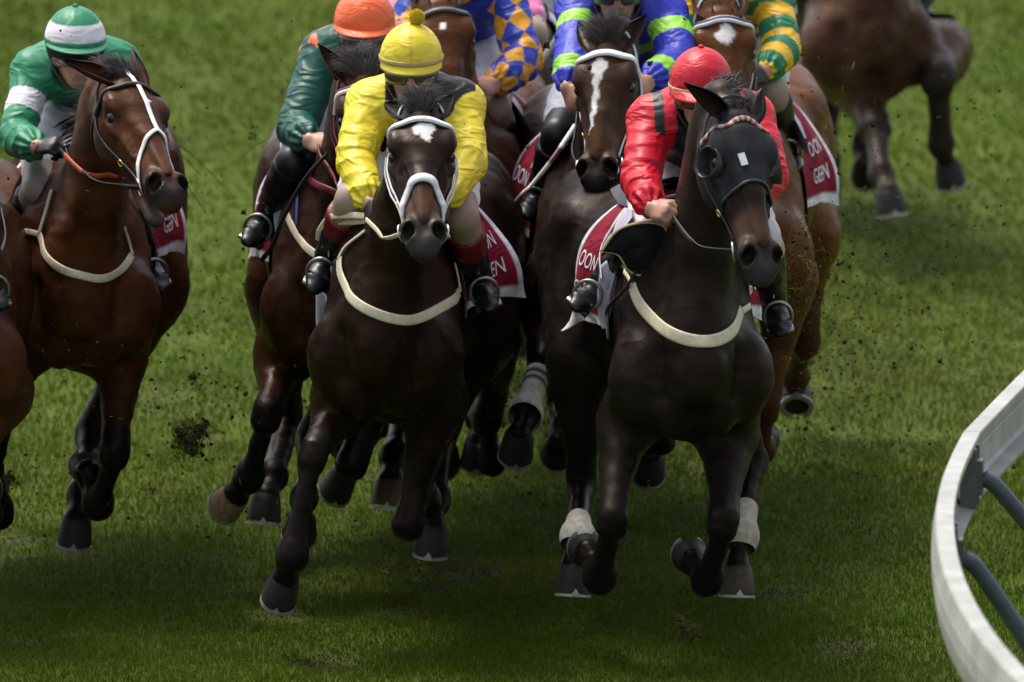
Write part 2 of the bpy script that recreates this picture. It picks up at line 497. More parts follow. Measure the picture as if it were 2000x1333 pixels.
def build_horse(S):
    th = R(S.get('theta', 0)); Y = S['Y']
    f = np.array([math.sin(th), -math.cos(th), 0.0]); l = np.array([math.cos(th), math.sin(th), 0.0]); u = np.array([0, 0, 1.0])
    tilt = R(S.get('tilt', 0))
    f, u = f * math.cos(tilt) + u * math.sin(tilt), u * math.cos(tilt) - f * math.sin(tilt)
    W = at(*S['chest'], Y)
    O = W - f * .30 - u * 1.17
    B = Body(); X = np.stack([f, l, u])
    def T(a, b, c): return O + a * f + b * l + c * u
    wd = S.get('width', 1.0)
    # trunk
    st = [(.42, 1.09, .10, .15), (.31, 1.11, .150, .26), (.14, 1.155, .180, .36), (-.10, 1.19, .212, .38), (-.35, 1.19, .262, .35), (-.6, 1.215, .278, .31),
          (-.82, 1.26, .265, .27), (-1.02, 1.285, .25, .255), (-1.2, 1.265, .22, .235), (-1.36, 1.2, .14, .16)]
    B.chain([T(a, 0, c) for a, c, _, _ in st], [q[2] * wd for q in st], [q[3] for q in st], l, k=.05, tag=0, p=2.15)
    rw = S.get('rump', 1.0)
    for s in (-1, 1):
        B.ell(T(.12, s * .135 * wd, 1.14), (.15, .075, .28), X, k=.14)                   # shoulder blade
        B.ell(T(.32, s * .155 * wd, 1.04), (.10, .092, .15), X, k=.08)                   # point of shoulder
        B.ell(T(.37, s * .072, 1.02), (.085, .078, .17), X, k=.05)                 # breast muscle
        B.ell(T(-1.0, s * .135 * rw, 1.30), (.30, .15, .24), X, k=.08)                   # croup
        B.ell(T(-1.12, s * .155 * rw, 1.12), (.21, .13, .30), X, k=.08)                  # buttock
        B.ell(T(-.80, s * .215 * rw, 1.40), (.09, .05, .06), X, k=.09)                   # hip bone
    for s in (-1, 1):
        B.chain([T(.06, s * .185 * wd, 1.38), T(.10, s * .20 * wd, 1.15), T(.05, s * .215 * wd, .98)], [.012] * 3, [.012] * 3, l, k=.06).sub = True
        B.chain([T(-.78, s * .285 * rw, 1.25), T(-.70, s * .30 * rw, 1.08), T(-.62, s * .29 * rw, .98)], [.014] * 3, [.014] * 3, l, k=.08).sub = True
    # head and neck
    nb = T(.16, 0, 1.30)
    poll = reach(nb, *S['poll'], S.get('neck', .74), -1)
    muz = reach(poll, *S['muzzle'], .62 * S.get('head', 1.0), -1)
    H = head_frame(poll, muz, R(S.get('roll', 0)), S.get('hup', (0, 0, 1)))
    hs = H.s
    ne = H.P(.05, 0, -.055)
    mid = 0.5 * (nb + ne) + u * S.get('arch', .005) - f * .02
    NP = spline([T(-.10, 0, 1.36), nb, mid, H.P(-.04, 0, -.075), ne], 10)
    q = np.linspace(0, 1, 10)
    na = np.interp(q, [0, .25, .55, .8, 1], [.13, .135, .098, .074, .066]); nbv = np.interp(q, [0, .25, .55, .8, 1], [.22, .245, .155, .090, .080])
    NL = [nrm(l * (1 - x) + H.l * x) for x in q]
    B.chain(NP, na, nbv, NL, k=.07, tag=1)
    B.chain([T(.36, 0, 1.10), T(.34, 0, 1.2), 0.5 * (T(.30, 0, 1.25) + H.P(.16, 0, -.2))], [.09, .085, .06], [.09, .09, .06], l, k=.10, tag=1)
    hp = [H.P(t, 0, (a + b) / 2) for t, _, a, b in HEAD]
    B.chain(hp, [w * hs for _, w, _, _ in HEAD], [(a - b) / 2 * hs for _, _, a, b in HEAD], H.l, k=.045, tag=2, p=2.25, cap=.6)
    later = []
    def E(c, r, k=.03, **kw):
        if kw.get('sub'): later.append((c, r, k, kw)); return
        B.ell(H.P(*c), np.array(r) * hs, H.ax, k=k * hs, tag=kw.pop('tag', 2), **kw)
    jaw = S.get('jaw', 0.0)
    for s in (-1, 1):
        E((.185, s * .058, -.080), (.115, .036, .07), .03)                          # cheek
        E((.158, s * .088, .034), (.050, .022, .024), .045)                         # brow
        E((.200, s * .106, .012), (.022, .014, .016), .014, sub=True)               # eye socket
        E((.225, s * .090, -.010), (.040, .016, .010), .03)                         # lower lid
        E((.30, s * .064, -.004), (.085, .012, .010), .03)                          # facial crest
        E((.36, s * .062, .030), (.09, .010, .016), .05, sub=True)
        E((.520, s * .044, .014), (.052, .030, .036), .025, tag=3)                    # nostril wing
        E((.532, s * .046, .050), (.026, .018, .040), .008, sub=True, tag=3)         # nostril
        E((.543, s * .058, .024), (.022, .018, .026), .008, sub=True, tag=3)
        E((.578, s * .050, -.034), (.055, .016, .0045), .008, sub=True, tag=3)       # corner of the mouth
    E((.33, 0, .046), (.17, .030, .014), .04)                                        # nasal bone
    E((.570, 0, -.008), (.034, .040, .034), .03, tag=3)
    if jaw:
        B.chain([H.P(.34, 0, -.10), H.P(.45, 0, -.098 - jaw * .4), H.P(.545, 0, -.085 - jaw)], [.042 * hs, .036 * hs, .034 * hs], [.034 * hs, .026 * hs, .022 * hs], H.l, k=.03, tag=3)
        E((.52, 0, -.052 - jaw * .45), (.07, .038, .016 + jaw * .2), .015, sub=True, tag=3)
    else:
        E((.550, 0, -.056), (.036, .028, .024), .03, tag=3)
    for c, r, k, kw in later: B.ell(H.P(*c), np.array(r) * hs, H.ax, k=k * hs, tag=kw.get('tag', 2), sub=True)
    # legs
    legs = {}
    def leg(key, spec):
        side = -1 if key[1] == 'l' else 1
        fore = key[0] == 'f'
        if fore:
            j0 = T(.27, side * .17 * wd, 1.05); j1 = T(*spec.get('elbow', (.08, side * .185 * wd, .93)))
            L = (.43, .285, .115, .085)
        else:
            j0 = T(-.95, side * .16 * rw, 1.2); j1 = T(*spec.get('stifle', (-.60, side * .215 * rw, .98)))
            L = (.46, .37, .115, .085)
        J = [j0, j1]
        for (px, py, sg), ln in zip(spec['j'], L):
            J.append(reach(J[-1], px, py, ln * spec.get('scale', 1.0), sg))
        c = [J[i] for i in range(6)]
        def sec(P, Q, r): return P + (Q - P) * r
        lw = S.get('legw', 1.0)
        if fore:
            B.chain([c[0], c[1]], [.085, .085], [.11, .10], l, k=.09, tag=4)
            B.chain([c[1], sec(c[1], c[2], .22), sec(c[1], c[2], .55), sec(c[1], c[2], .86)], np.array([.088, .083, .060, .045]) * lw, np.array([.105, .094, .064, .048]) * lw, l, k=.06, tag=4)
            lowP = [sec(c[1], c[2], .84), sec(c[1], c[2], .96), sec(c[2], c[3], .08), sec(c[2], c[3], .22), sec(c[2], c[3], .6), sec(c[2], c[3], .86)]
            lowA = [.046, .056, .055, .038, .034, .037]; lowB = [.050, .056, .054, .043, .043, .045]
        else:
            B.chain([c[0], sec(c[0], c[1], .6), c[1]], [.135 * rw, .125, .105], [.26, .20, .14], l, k=.09, tag=4)
            B.chain([c[1], sec(c[1], c[2], .3), sec(c[1], c[2], .7), sec(c[1], c[2], .95)], [.100, .086, .055, .046], [.135, .11, .066, .056], l, k=.07, tag=4)
            lowP = [sec(c[1], c[2], .88), c[2], sec(c[2], c[3], .14), sec(c[2], c[3], .35), sec(c[2], c[3], .65), sec(c[2], c[3], .88)]
            lowA = [.046, .052, .047, .037, .036, .040]; lowB = [.056, .066, .058, .046, .045, .047]
            d1, d2 = nrm(c[1] - c[2]), nrm(c[3] - c[2])
            B.ell(c[2] - nrm(d1 + d2) * .045, (.04, .036, .04), None, k=.04, tag=5)  # point of hock
        B.chain(lowP, np.array(lowA) * lw, np.array(lowB) * lw, l, k=.03, tag=5)
        B.ell(c[3], (.049, .049, .053), None, k=.035, tag=5)
        B.chain([c[3], sec(c[3], c[4], .5), c[4]], [.044, .037, .046], [.046, .038, .047], l, k=.03, tag=5)
        d1, d2 = nrm(c[2] - c[3]), nrm(c[4] - c[3])
        b = nrm(c[5] - c[4]); bf, bu = b @ f, b @ u
        dors = nrm((-bu) * f + bf * u + 1e-6 * f); dors = nrm(dors - b * (dors @ b)); lat = np.cross(dors, b)
        B.ell(c[3] - nrm(d1 + d2 - dors * .2) * .0 - dors * .03, (.034, .034, .036), None, k=.03, tag=5)   # back of the fetlock
        legs[key] = (c, b, dors, lat)
    for k_, sp in S['legs'].items(): leg(k_, sp)
    def muscle(V, N):
        hd = np.linalg.norm(V - H.P(.3, 0, 0), axis=1); w = smooth01(.30, .55, hd)
        return V + N * ((.0060 * wob(V, 11, 2) + .0030 * wob(V, 26, 4) - .0030 * np.abs(wob(V, 30, 1))) * (.25 + .75 * w))[:, None]
    # chest furrows
    B.chain([T(.465, 0, 1.14), T(.465, 0, 1.02), T(.42, 0, .88)], [.012] * 3, [.012] * 3, l, k=.06).sub = True
    for s in (-1, 1):
        B.chain([T(.43, s * .14, 1.13), T(.44, s * .13, 1.0)], [.008] * 2, [.008] * 2, l, k=.07).sub = True
    V, F = B.mesh(S.get('h', .008), warp=muscle, smooth=2)
    # coat colour
    base = np.array(S['coat']); pts = np.array(S['points']); muzc = np.array(S.get('muzz', (.012, .011, .012)))
    wl = B.tagw(V, (5,)); wm = B.tagw(V, (3,), .02)
    up_leg = B.tagw(V, (4,), .03)
    C = np.tile(base, (len(V), 1)) * (1 + .22 * wob(V, 9, 1))[:, None]
    t_, l_, n_ = H.inv(V)
    isH = (t_ > -.05) & (t_ < .66) & (np.abs(l_) < .16) & (n_ > -.2) & (n_ < .15) & (B.tagw(V, (2, 3)) > .3)
    warm = np.array(S.get('warm', base * 1.25))
    zrel = (V - O) @ u
    tan = np.clip(smooth01(.34, .42, t_) * smooth01(.52, .46, t_) * .9, 0, 1) * isH * S.get('tan', .5)
    C = C * (1 - tan[:, None]) + warm * tan[:, None]
    dk = np.clip(wl * 1.2 + up_leg * smooth01(.86, .62, zrel) * .75, 0, 1)
    C = C * (1 - dk[:, None]) + pts * (1 + .3 * wob(V, 20, 2))[:, None] * dk[:, None]
    mz = np.clip(wm * 1.3 * smooth01(.46, .53, t_ + .012 * wob(V, 60, 3)), 0, 1) * isH
    C = C * (1 - mz[:, None]) + muzc * mz[:, None]
    for s in (-1, 1):                                                           # dark skin round eye; shade of the nostril hollow painted in black
        e = np.exp(-(((t_ - .193) / .03) ** 2 + ((l_ - s * .1) / .03) ** 2 + ((n_ - .018) / .025) ** 2)) * isH
        C = C * (1 - .8 * e[:, None]) + np.array([.01, .008, .007]) * .8 * e[:, None]
        e = (smooth01(1.25, .95, np.sqrt(((t_ - .532) / .029) ** 2 + ((l_ - s * .047) / .021) ** 2 + ((n_ - .048) / .046) ** 2)) * isH)[:, None]
        C = C * (1 - .95 * e) + np.array([.002, .0015, .0015]) * .95 * e
        e = np.exp(-((t_ - .534) / .027) ** 4 - ((l_ - s * .047) / .017) ** 4 - ((n_ - .020) / .028) ** 4) * isH
        C = C * (1 - .9 * e[:, None]) + np.array([.004, .003, .003]) * .9 * e[:, None]
    if jaw:
        e = isH * smooth01(.44, .5, t_) * np.exp(-((n_ + .055 + jaw * .55) / .028) ** 2)
        C = C * (1 - .75 * e[:, None]) + np.array([.24, .18, .15]) * .75 * e[:, None]
    if 'star' in S:
        w = S['star'](t_ + .010 * wob(V, 55, 5) + .004 * wob(V, 170, 1), l_ + .008 * wob(V, 60, 6) + .004 * wob(V, 190, 3)) * isH * (n_ > .01)
        C = C * (1 - w[:, None]) + np.array([.68, .66, .64]) * w[:, None]
    C = np.clip(C, .002, 1)
    # ears join the same skin
    mb = MB(); mb.add(V, F, c=C)
    for i, s in enumerate((-1, 1)):
        b0 = H.P(.040, s * .058, .050)
        tip = reach(b0, *S['ears'][i], .165 * hs, S.get('earsign', (1, 1))[i])
        d = nrm(tip - b0); ln = np.linalg.norm(tip - b0)
        op = nrm(H.n * S.get('earopen', .8) + H.l * s * S.get('earside', .5)); op = nrm(op - d * (op @ d)); sd = np.cross(d, op)
        vs = np.linspace(-.12, 1, 12)
        wv = np.interp(vs, [-.12, 0, .2, .42, .65, .85, 1], [.024, .028, .033, .031, .022, .011, .0012]) * hs
        an = np.linspace(-R(105), R(105), 15)
        outer = [[b0 + d * v * ln + op * (-.3 * w_ * math.cos(a) * (1 if abs(a) < 1.57 else 1.2) - .008 - .02 * v * v) + op * w_ * (.15) - op * w_ * .5 * math.cos(a) + sd * w_ * math.sin(a) for a in an] for v, w_ in zip(vs, wv)]
        outer = np.array(outer)
        cen = np.array([b0 + d * v * ln + op * .004 for v in vs])[:, None, :]
        inner = outer + (cen - outer) * .16
        ec = np.tile(base, (12, 15, 1)); ec[-3:] = pts; ec[-4] = .5 * (base + pts)
        mb.grid(outer, c=ec, flip=(s > 0) ^ True); mb.grid(inner, c=ec * .55, flip=(s > 0))
        mb.grid(np.stack([outer[:, 0], inner[:, 0]], 1), c=np.tile(base, (12, 2, 1))); mb.grid(np.stack([outer[:, -1], inner[:, -1]], 1), c=np.tile(base, (12, 2, 1)))
    ob = mb.obj("horse", M_COAT)
    tag(ob, S['label'], "horse", "racehorses galloping in the field")
    ob_h = Frame(); ob_h.ob = ob; ob_h.B = B; ob_h.H = H; ob_h.T = T; ob_h.X = X; ob_h.O = O; ob_h.legs = legs; ob_h.f, ob_h.l, ob_h.u = f, l, u; ob_h.NP = NP; ob_h.S = S; ob_h.V = V; ob_h.F = F; ob_h.hc = (t_, l_, n_); ob_h.isH = isH
    # eyes
    for s in (-1, 1):
        m = MB(); m.sphere(H.P(.199, s * .0845, .010), .0215 * hs, 12)
        m.obj("eye", M_EYE, ob)
    # hooves and shoes
    hc = S.get('hoof', {})
    for key, (c, b, dors, lat) in legs.items():
        m = MB(); rings = []; cols = []
        col = np.array(hc.get(key, (.017, .015, .014)))
        for w_, a_, b_, off in ((-.14, .040, .043, 0), (0, .048, .050, .0), (.1, .050, .052, .002), (.5, .055, .058, .005), (.93, .060, .064, .010), (1, .059, .063, .011)):
            an = np.linspace(0, 2 * math.pi, 28, endpoint=False)
            ce = c[4] + b * .085 * w_ + dors * off
            rr = np.where(np.cos(an) < -.55, .86, 1.0)
            rings.append([ce + dors * b_ * math.cos(a) * r_ + lat * a_ * math.sin(a) * (1 if math.cos(a) > -.3 else .95) for a, r_ in zip(an, rr)])
            cols.append(np.tile(col * (.75 if w_ < .05 else 1.0) if w_ > -.1 else pts, (28, 1)))
        m.loft(np.array(rings), c=np.array(cols)); m.C[1:] = [np.tile(col * .6, (len(v), 1)) for v in m.V[1:]]
        hf = m.obj("hoof", M_HOOF, ob)
        m = MB()
        ce = c[4] + b * .090 + dors * .011
        G = []
        for a in np.linspace(R(-152), R(152), 30):
            rd = dors * .065 * math.cos(a) + lat * .061 * math.sin(a)
            G.append([ce + rd, ce + rd + b * .009, ce + rd * .72 + b * .009, ce + rd * .72])
        m.grid(np.array(G), closed_v=True)
        tp = ce + dors * .0660                                                  # toe clip
        m.add([tp - lat * .013 - dors * .002, tp + lat * .013 - dors * .002, tp - b * .019 - dors * .003, tp - lat * .013 - dors * .008, tp + lat * .013 - dors * .008, tp - b * .019 - dors * .010],
              T=[[0, 1, 2], [5, 4, 3], [0, 2, 3], [3, 2, 5], [1, 4, 2], [2, 4, 5]])
        m.obj("horseshoe", M_SHOE, hf, smooth=False)
    # mane, forelock, tail
    hcol = np.array(S.get('hair', (.02, .017, .016)))
    m = MB()
    fd = np.array(S.get('forelock', (0, .6, .7)))
    for i in range(S.get('forehair', 1100)):
        a = rng.uniform(-1, 1); r_ = rng.uniform(-.025, .05)
        p0 = H.P(r_, a * .042, .052 + .01 * rng.uniform())
        d = nrm(fd + H.l * a * .8 + rng.normal(size=3) * .2); ln = rng.uniform(.035, .085) * S.get('forelen', 1)
        p1 = p0 + d * ln * .5 + H.n * rng.uniform(-.01, .02); p2 = p1 + nrm(d + rng.normal(size=3) * .3 + H.l * a * .4 - np.array([0, 0, .5])) * ln * .5
        m.strand(spline([p0, p1, p2], 5), rng.uniform(.0004, .0009), hcol * rng.uniform(.7, 2.2))
    m.obj("forelock", M_HAIR, ob)
    m = MB(); ms = S.get('maneside', 1)
    crest = spline([H.P(-.05, 0, .0), NP[6] + np.cross(NL[6], nrm(NP[7] - NP[5])) * 0 + u * .13 - f * .05, NP[4] + u * .2 - f * .06, T(.02, 0, 1.56)], 40)
    crest, _ = B.onto(crest, -.004, 5)
    for i in range(S.get('manehair', 700)):
        p0 = crest[rng.integers(0, 40)] + rng.normal(size=3) * .008
        d = nrm(l * ms * rng.uniform(.4, 1.1) - f * rng.uniform(.2, .9) + u * rng.uniform(-.1, .45) + rng.normal(size=3) * .2); ln = rng.uniform(.05, .13) * S.get('manelen', .8)
        p1 = p0 + d * ln * .5; p2 = p1 + nrm(d - u * .7 - f * .4 + rng.normal(size=3) * .3) * ln * .6
        m.strand(spline([p0, p1, p2], 5), rng.uniform(.0008, .0018), hcol * rng.uniform(.6, 1.5))
    m.obj("mane", M_HAIR, ob)
    m = MB()
    for i in range(160):
        p0 = T(-1.37, rng.normal() * .012, 1.32 + rng.normal() * .012)
        sp = rng.normal() * .07; sv = rng.normal() * .06
        p1 = p0 - f * .16 + u * .06; p2 = p1 - f * .28 + u * (-.08 + sv) + l * sp; p3 = p2 - f * .3 + u * (-.25 + sv) + l * sp
        m.strand(spline([p0, p1, p2, p3], 9), rng.uniform(.003, .006), hcol * rng.uniform(.7, 1.5))
    m.obj("tail", M_HAIR, ob)
    return ob_h
def diamond(tc, lc, ht, hl):
    return lambda t, l: smooth01(1.15, .85, np.abs(t - tc) / ht + np.abs(l - lc) / hl)
def oval(tc, lc, rt, rl):
    return lambda t, l: smooth01(1.15, .85, np.hypot((t - tc) / rt, (l - lc) / rl))
def star_yellow(t, l):
    return np.maximum(oval(.135, .004, .024, .036)(t, l), oval(.158, .014, .026, .020)(t, l))
def blaze(t, l):
    a = oval(.15, -.008, .036, .028)(t, l)
    w = np.interp(t, [.16, .22, .34, .40], [.020, .009, .008, .003])
    c = np.interp(t, [.15, .40], [-.008, -.022])
    return np.maximum(a * .9, smooth01(1.3, .7, np.abs(l - c) / w) * (t > .15) * (t < .40) * .8)
BROWN = (.026, .0105, .0048); DKBR = (.0120, .0062, .0040); BAY = (.058, .020, .0068); CHEST = (.098, .036, .012); BLK = (.0065, .0055, .0053)
SPEC = {}
SPEC['yellow'] = dict(Y=0.0, chest=(752, 625), theta=-7, poll=(822, 222), muzzle=(828, 505), ears=[(742, 193), (894, 178)], coat=DKBR, points=BLK, warm=(.09, .045, .025), muzz=(.040, .037, .037),
    star=star_yellow, label="dark brown racehorse with white bridle and broad white star, carrying the yellow jockey", forelock=(0, .5, .8), forelen=.85, tan=.8, hair=(.035, .03, .028), width=.95, head=1.04,
    legs={'fl': dict(elbow=(.10, -.17, .86), j=[(613, 882, -1), (570, 1086, -1), (557, 1130, 1), (545, 1168, 1)]),
          'fr': dict(elbow=(.10, .15, .86), j=[(792, 1035, -1), (825, 960, 1), (835, 985, 1), (828, 972, 1)]),
          'hl': dict(j=[(610, 860, 1), (592, 975, -1), (588, 1010, -1), (585, 1040, 1)]),
          'hr': dict(j=[(862, 850, 1), (852, 978, -1), (846, 1030, -1), (842, 1078, 1)])})
SPEC['red'] = dict(Y=-.25, chest=(1354, 660), theta=8, poll=(1428, 215), arch=-.01, muzzle=(1492, 560), ears=[(1347, 162), (1500, 168)], earsign=(-1, 1), coat=(.0150, .0108, .0085), points=BLK, warm=(.075, .042, .024), muzz=(.032, .031, .033),
    label="near-black racehorse in a black blinker hood with a red checked browband", forelock=(0, .9, .35), forelen=.5, forehair=250, tan=.9, roll=13, rump=1.12, head=1.06, jaw=.0,
    legs={'fl': dict(elbow=(.10, -.20, .86), j=[(1196, 1020, -1), (1170, 1128, 1), (1148, 1080, 1), (1143, 1066, 1)]),
          'fr': dict(elbow=(.10, .15, .82), j=[(1412, 1020, -1), (1382, 1135, 1), (1356, 1098, 1), (1346, 1078, 1)]),
          'hl': dict(stifle=(-.56, -.25, .95), j=[(1135, 950, 1), (1128, 1050, -1), (1121, 1108, -1), (1118, 1158, 1)]),
          'hr': dict(stifle=(-.60, .25, .98), j=[(1470, 900, 1), (1448, 1050, -1), (1440, 1110, -1), (1438, 1180, 1)])},
    hoof={'hr': (.06, .04, .025)})
SPEC['green'] = dict(Y=.95, chest=(156, 530), theta=-1, poll=(232, 164), muzzle=(340, 408), ears=[(131, 110), (268, 86)], earsign=(-1, 1), coat=BAY, points=BLK, warm=(.10, .042, .02), muzz=(.022, .02, .021), jaw=.022,
    star=oval(.165, .012, .012, .012), label="bay racehorse with open mouth and a white strap down its face, carrying the green jockey", forelock=(-.8, .5, .6), forelen=1.0, tan=.5, maneside=-1, manelen=1.1, manehair=600, head=1.06, roll=12,
    hair=(.02, .016, .015),
    legs={'fr': dict(elbow=(.10, .13, .88), j=[(224, 885, -1), (193, 985, 1), (172, 925, 1), (168, 905, 1)]),
          'fl': dict(j=[(-22, 870, -1), (-4, 1005, 1), (-14, 960, 1), (-16, 945, 1)]),
          'hr': dict(j=[(180, 850, 1), (160, 965, -1), (151, 1012, -1), (145, 1058, 1)]),
          'hl': dict(j=[(-40, 840, 1), (-50, 960, -1), (-52, 1000, -1), (-54, 1040, 1)])})
SPEC['orange'] = dict(Y=1.0, chest=(662, 540), theta=0, poll=(706, 148), muzzle=(752, 440), ears=[(618, 82), (772, 90)], coat=BROWN, points=BLK, warm=(.09, .04, .02),
    label="brown racehorse with a maroon bridle beside the yellow jockey's shoulder", forelock=(-.3, .6, .7), forelen=1.25, forehair=1600, hair=(.03, .025, .023), h=.009,
    legs={'fl': dict(elbow=(.10, -.19, .88), j=[(521, 812, -1), (486, 935, 1), (462, 965, 1), (440, 982, 1)]),
          'fr': dict(j=[(686, 915, -1), (700, 860, 1), (682, 868, 1), (674, 860, 1)]),
          'hl': dict(j=[(562, 835, 1), (532, 930, -1), (520, 970, -1), (514, 1022, 1)]),
          'hr': dict(j=[(790, 800, 1), (768, 893, -1), (762, 940, -1), (754, 1010, 1)])},
    hoof={'fl': (.22, .15, .07), 'hr': (.09, .055, .03)})
SPEC['diamond'] = dict(Y=2.2, chest=(905, 420), theta=-1, poll=(852, 0), muzzle=(905, 290), ears=[(790, -40), (905, -45)], coat=(.072, .026, .010), points=BLK, warm=(.12, .05, .02),
    star=oval(.16, -.008, .011, .015), roll=-6, label="bay racehorse with a small white star, behind the yellow jockey's cap", h=.010, manehair=200, forehair=150,
    legs={'fl': dict(j=[(740, 820, -1), (690, 905, -1), (672, 925, -1), (655, 955, 1)]),
          'fr': dict(j=[(950, 820, -1), (960, 900, 1), (950, 880, 1), (945, 870, 1)]),
          'hl': dict(j=[(880, 720, 1), (870, 840, -1), (868, 880, -1), (866, 900, 1)]),
          'hr': dict(j=[(960, 700, 1), (940, 820, -1), (936, 860, -1), (932, 900, 1)])})
SPEC['blue'] = dict(Y=1.45, chest=(1176, 490), theta=1, poll=(1192, 82), muzzle=(1163, 382), ears=[(1119, 36), (1268, 22)], coat=(.030, .016, .010), points=BLK, warm=(.085, .038, .015),
    star=blaze, label="dark brown racehorse with a long white blaze and white browband", forelock=(-.3, .5, .9), forelen=1.0, forehair=1600, hair=(.03, .024, .02), h=.009, tan=.7, roll=-8,
    legs={'fl': dict(elbow=(.12, -.21, .95), j=[(1060, 700, -1), (1026, 812, -1), (1014, 848, -1), (1007, 884, 1)]),
          'fr': dict(j=[(1290, 780, -1), (1290, 860, 1), (1288, 840, 1), (1286, 830, 1)]),
          'hl': dict(j=[(1105, 800, 1), (1096, 850, -1), (1090, 870, -1), (1088, 880, 1)]),
          'hr': dict(j=[(1280, 780, 1), (1270, 860, -1), (1268, 890, -1), (1266, 920, 1)])})
SPEC['chestnut'] = dict(Y=2.1, chest=(1438, 430), theta=-2, poll=(1404, 15), muzzle=(1440, 315), ears=[(1345, -35), (1460, -40)], coat=CHEST, points=(.05, .02, .01), warm=(.2, .09, .035), muzz=(.10, .06, .045),
    star=diamond(.155, 0, .042, .034), label="chestnut racehorse with a white diamond star and white browband", h=.010, forehair=60, manehair=200, hair=(.12, .05, .02), rump=1.08,
    legs={'fl': dict(j=[(1400, 800, -1), (1400, 880, 1), (1400, 860, 1), (1400, 850, 1)]),
          'fr': dict(j=[(1490, 800, -1), (1490, 880, 1), (1490, 860, 1), (1490, 850, 1)]),
          'hl': dict(j=[(1420, 720, 1), (1430, 820, -1), (1430, 860, -1), (1430, 890, 1)]),
          'hr': dict(j=[(1572, 660, 1), (1555, 735, 1), (1555, 760, 1), (1556, 795, -1)])})
SPEC['edge'] = dict(Y=.25, chest=(-118, 645), theta=0, width=1.12, poll=(-120, 210), muzzle=(-120, 500), ears=[(-170, 150), (-80, 150)], coat=(.058, .021, .009), points=BLK, h=.011, manehair=60, forehair=40,
    label="bay racehorse cut off by the frame, only its shoulder beside the green jockey's horse",
    legs={'fl': dict(j=[(-150, 900, -1), (-150, 1030, -1), (-150, 1070, -1), (-150, 1110, 1)]),
          'fr': dict(j=[(-45, 900, -1), (-25, 1000, 1), (-30, 960, 1), (-30, 950, 1)]),
          'hl': dict(j=[(-150, 850, 1), (-140, 980, -1), (-140, 1020, -1), (-140, 1050, 1)]),
          'hr': dict(j=[(-60, 850, 1), (-60, 980, -1), (-60, 1020, -1), (-60, 1050, 1)])})
SPEC['pink'] = dict(Y=4.6, chest=(985, 250), theta=-2, poll=(930, -120), muzzle=(950, 120), ears=[(890, -160), (970, -160)], coat=(.018, .011, .008), points=BLK, h=.013, manehair=40, forehair=30,
    label="dark racehorse half hidden between the blue and gold jockey and the blaze-faced horse",
    legs={'fl': dict(j=[(900, 560, -1), (890, 640, 1), (890, 620, 1), (890, 600, 1)]),
          'fr': dict(j=[(1000, 560, -1), (1010, 640, 1), (1010, 620, 1), (1010, 600, 1)]),
          'hl': dict(j=[(930, 500, 1), (930, 620, -1), (930, 650, -1), (930, 690, 1)]),
          'hr': dict(j=[(1020, 480, 1), (1010, 600, -1), (1010, 640, -1), (1010, 680, 1)])})
SPEC['far'] = dict(Y=8.3, chest=(1700, 30), theta=9, poll=(1740, -300), muzzle=(1760, -60), ears=[(1700, -340), (1780, -340)], legw=1.28, coat=(.060, .028, .016), points=(.020, .016, .013), h=.013, manehair=40, forehair=30,
    label="blurred dark bay racehorse at the back, its head above the frame",
    legs={'fl': dict(elbow=(.1, -.02, .90), j=[(1706, 245, -1), (1722, 345, -1), (1735, 375, -1), (1742, 418, 1)]),
          'fr': dict(elbow=(.05, .34, .98), j=[(1832, 150, -1), (1838, 285, 1), (1850, 318, 1), (1857, 358, 1)]),
          'hl': dict(j=[(1610, 200, 1), (1615, 320, -1), (1615, 350, -1), (1612, 370, 1)]),
          'hr': dict(j=[(1700, 180, 1), (1690, 290, -1), (1690, 320, -1), (1690, 340, 1)])})
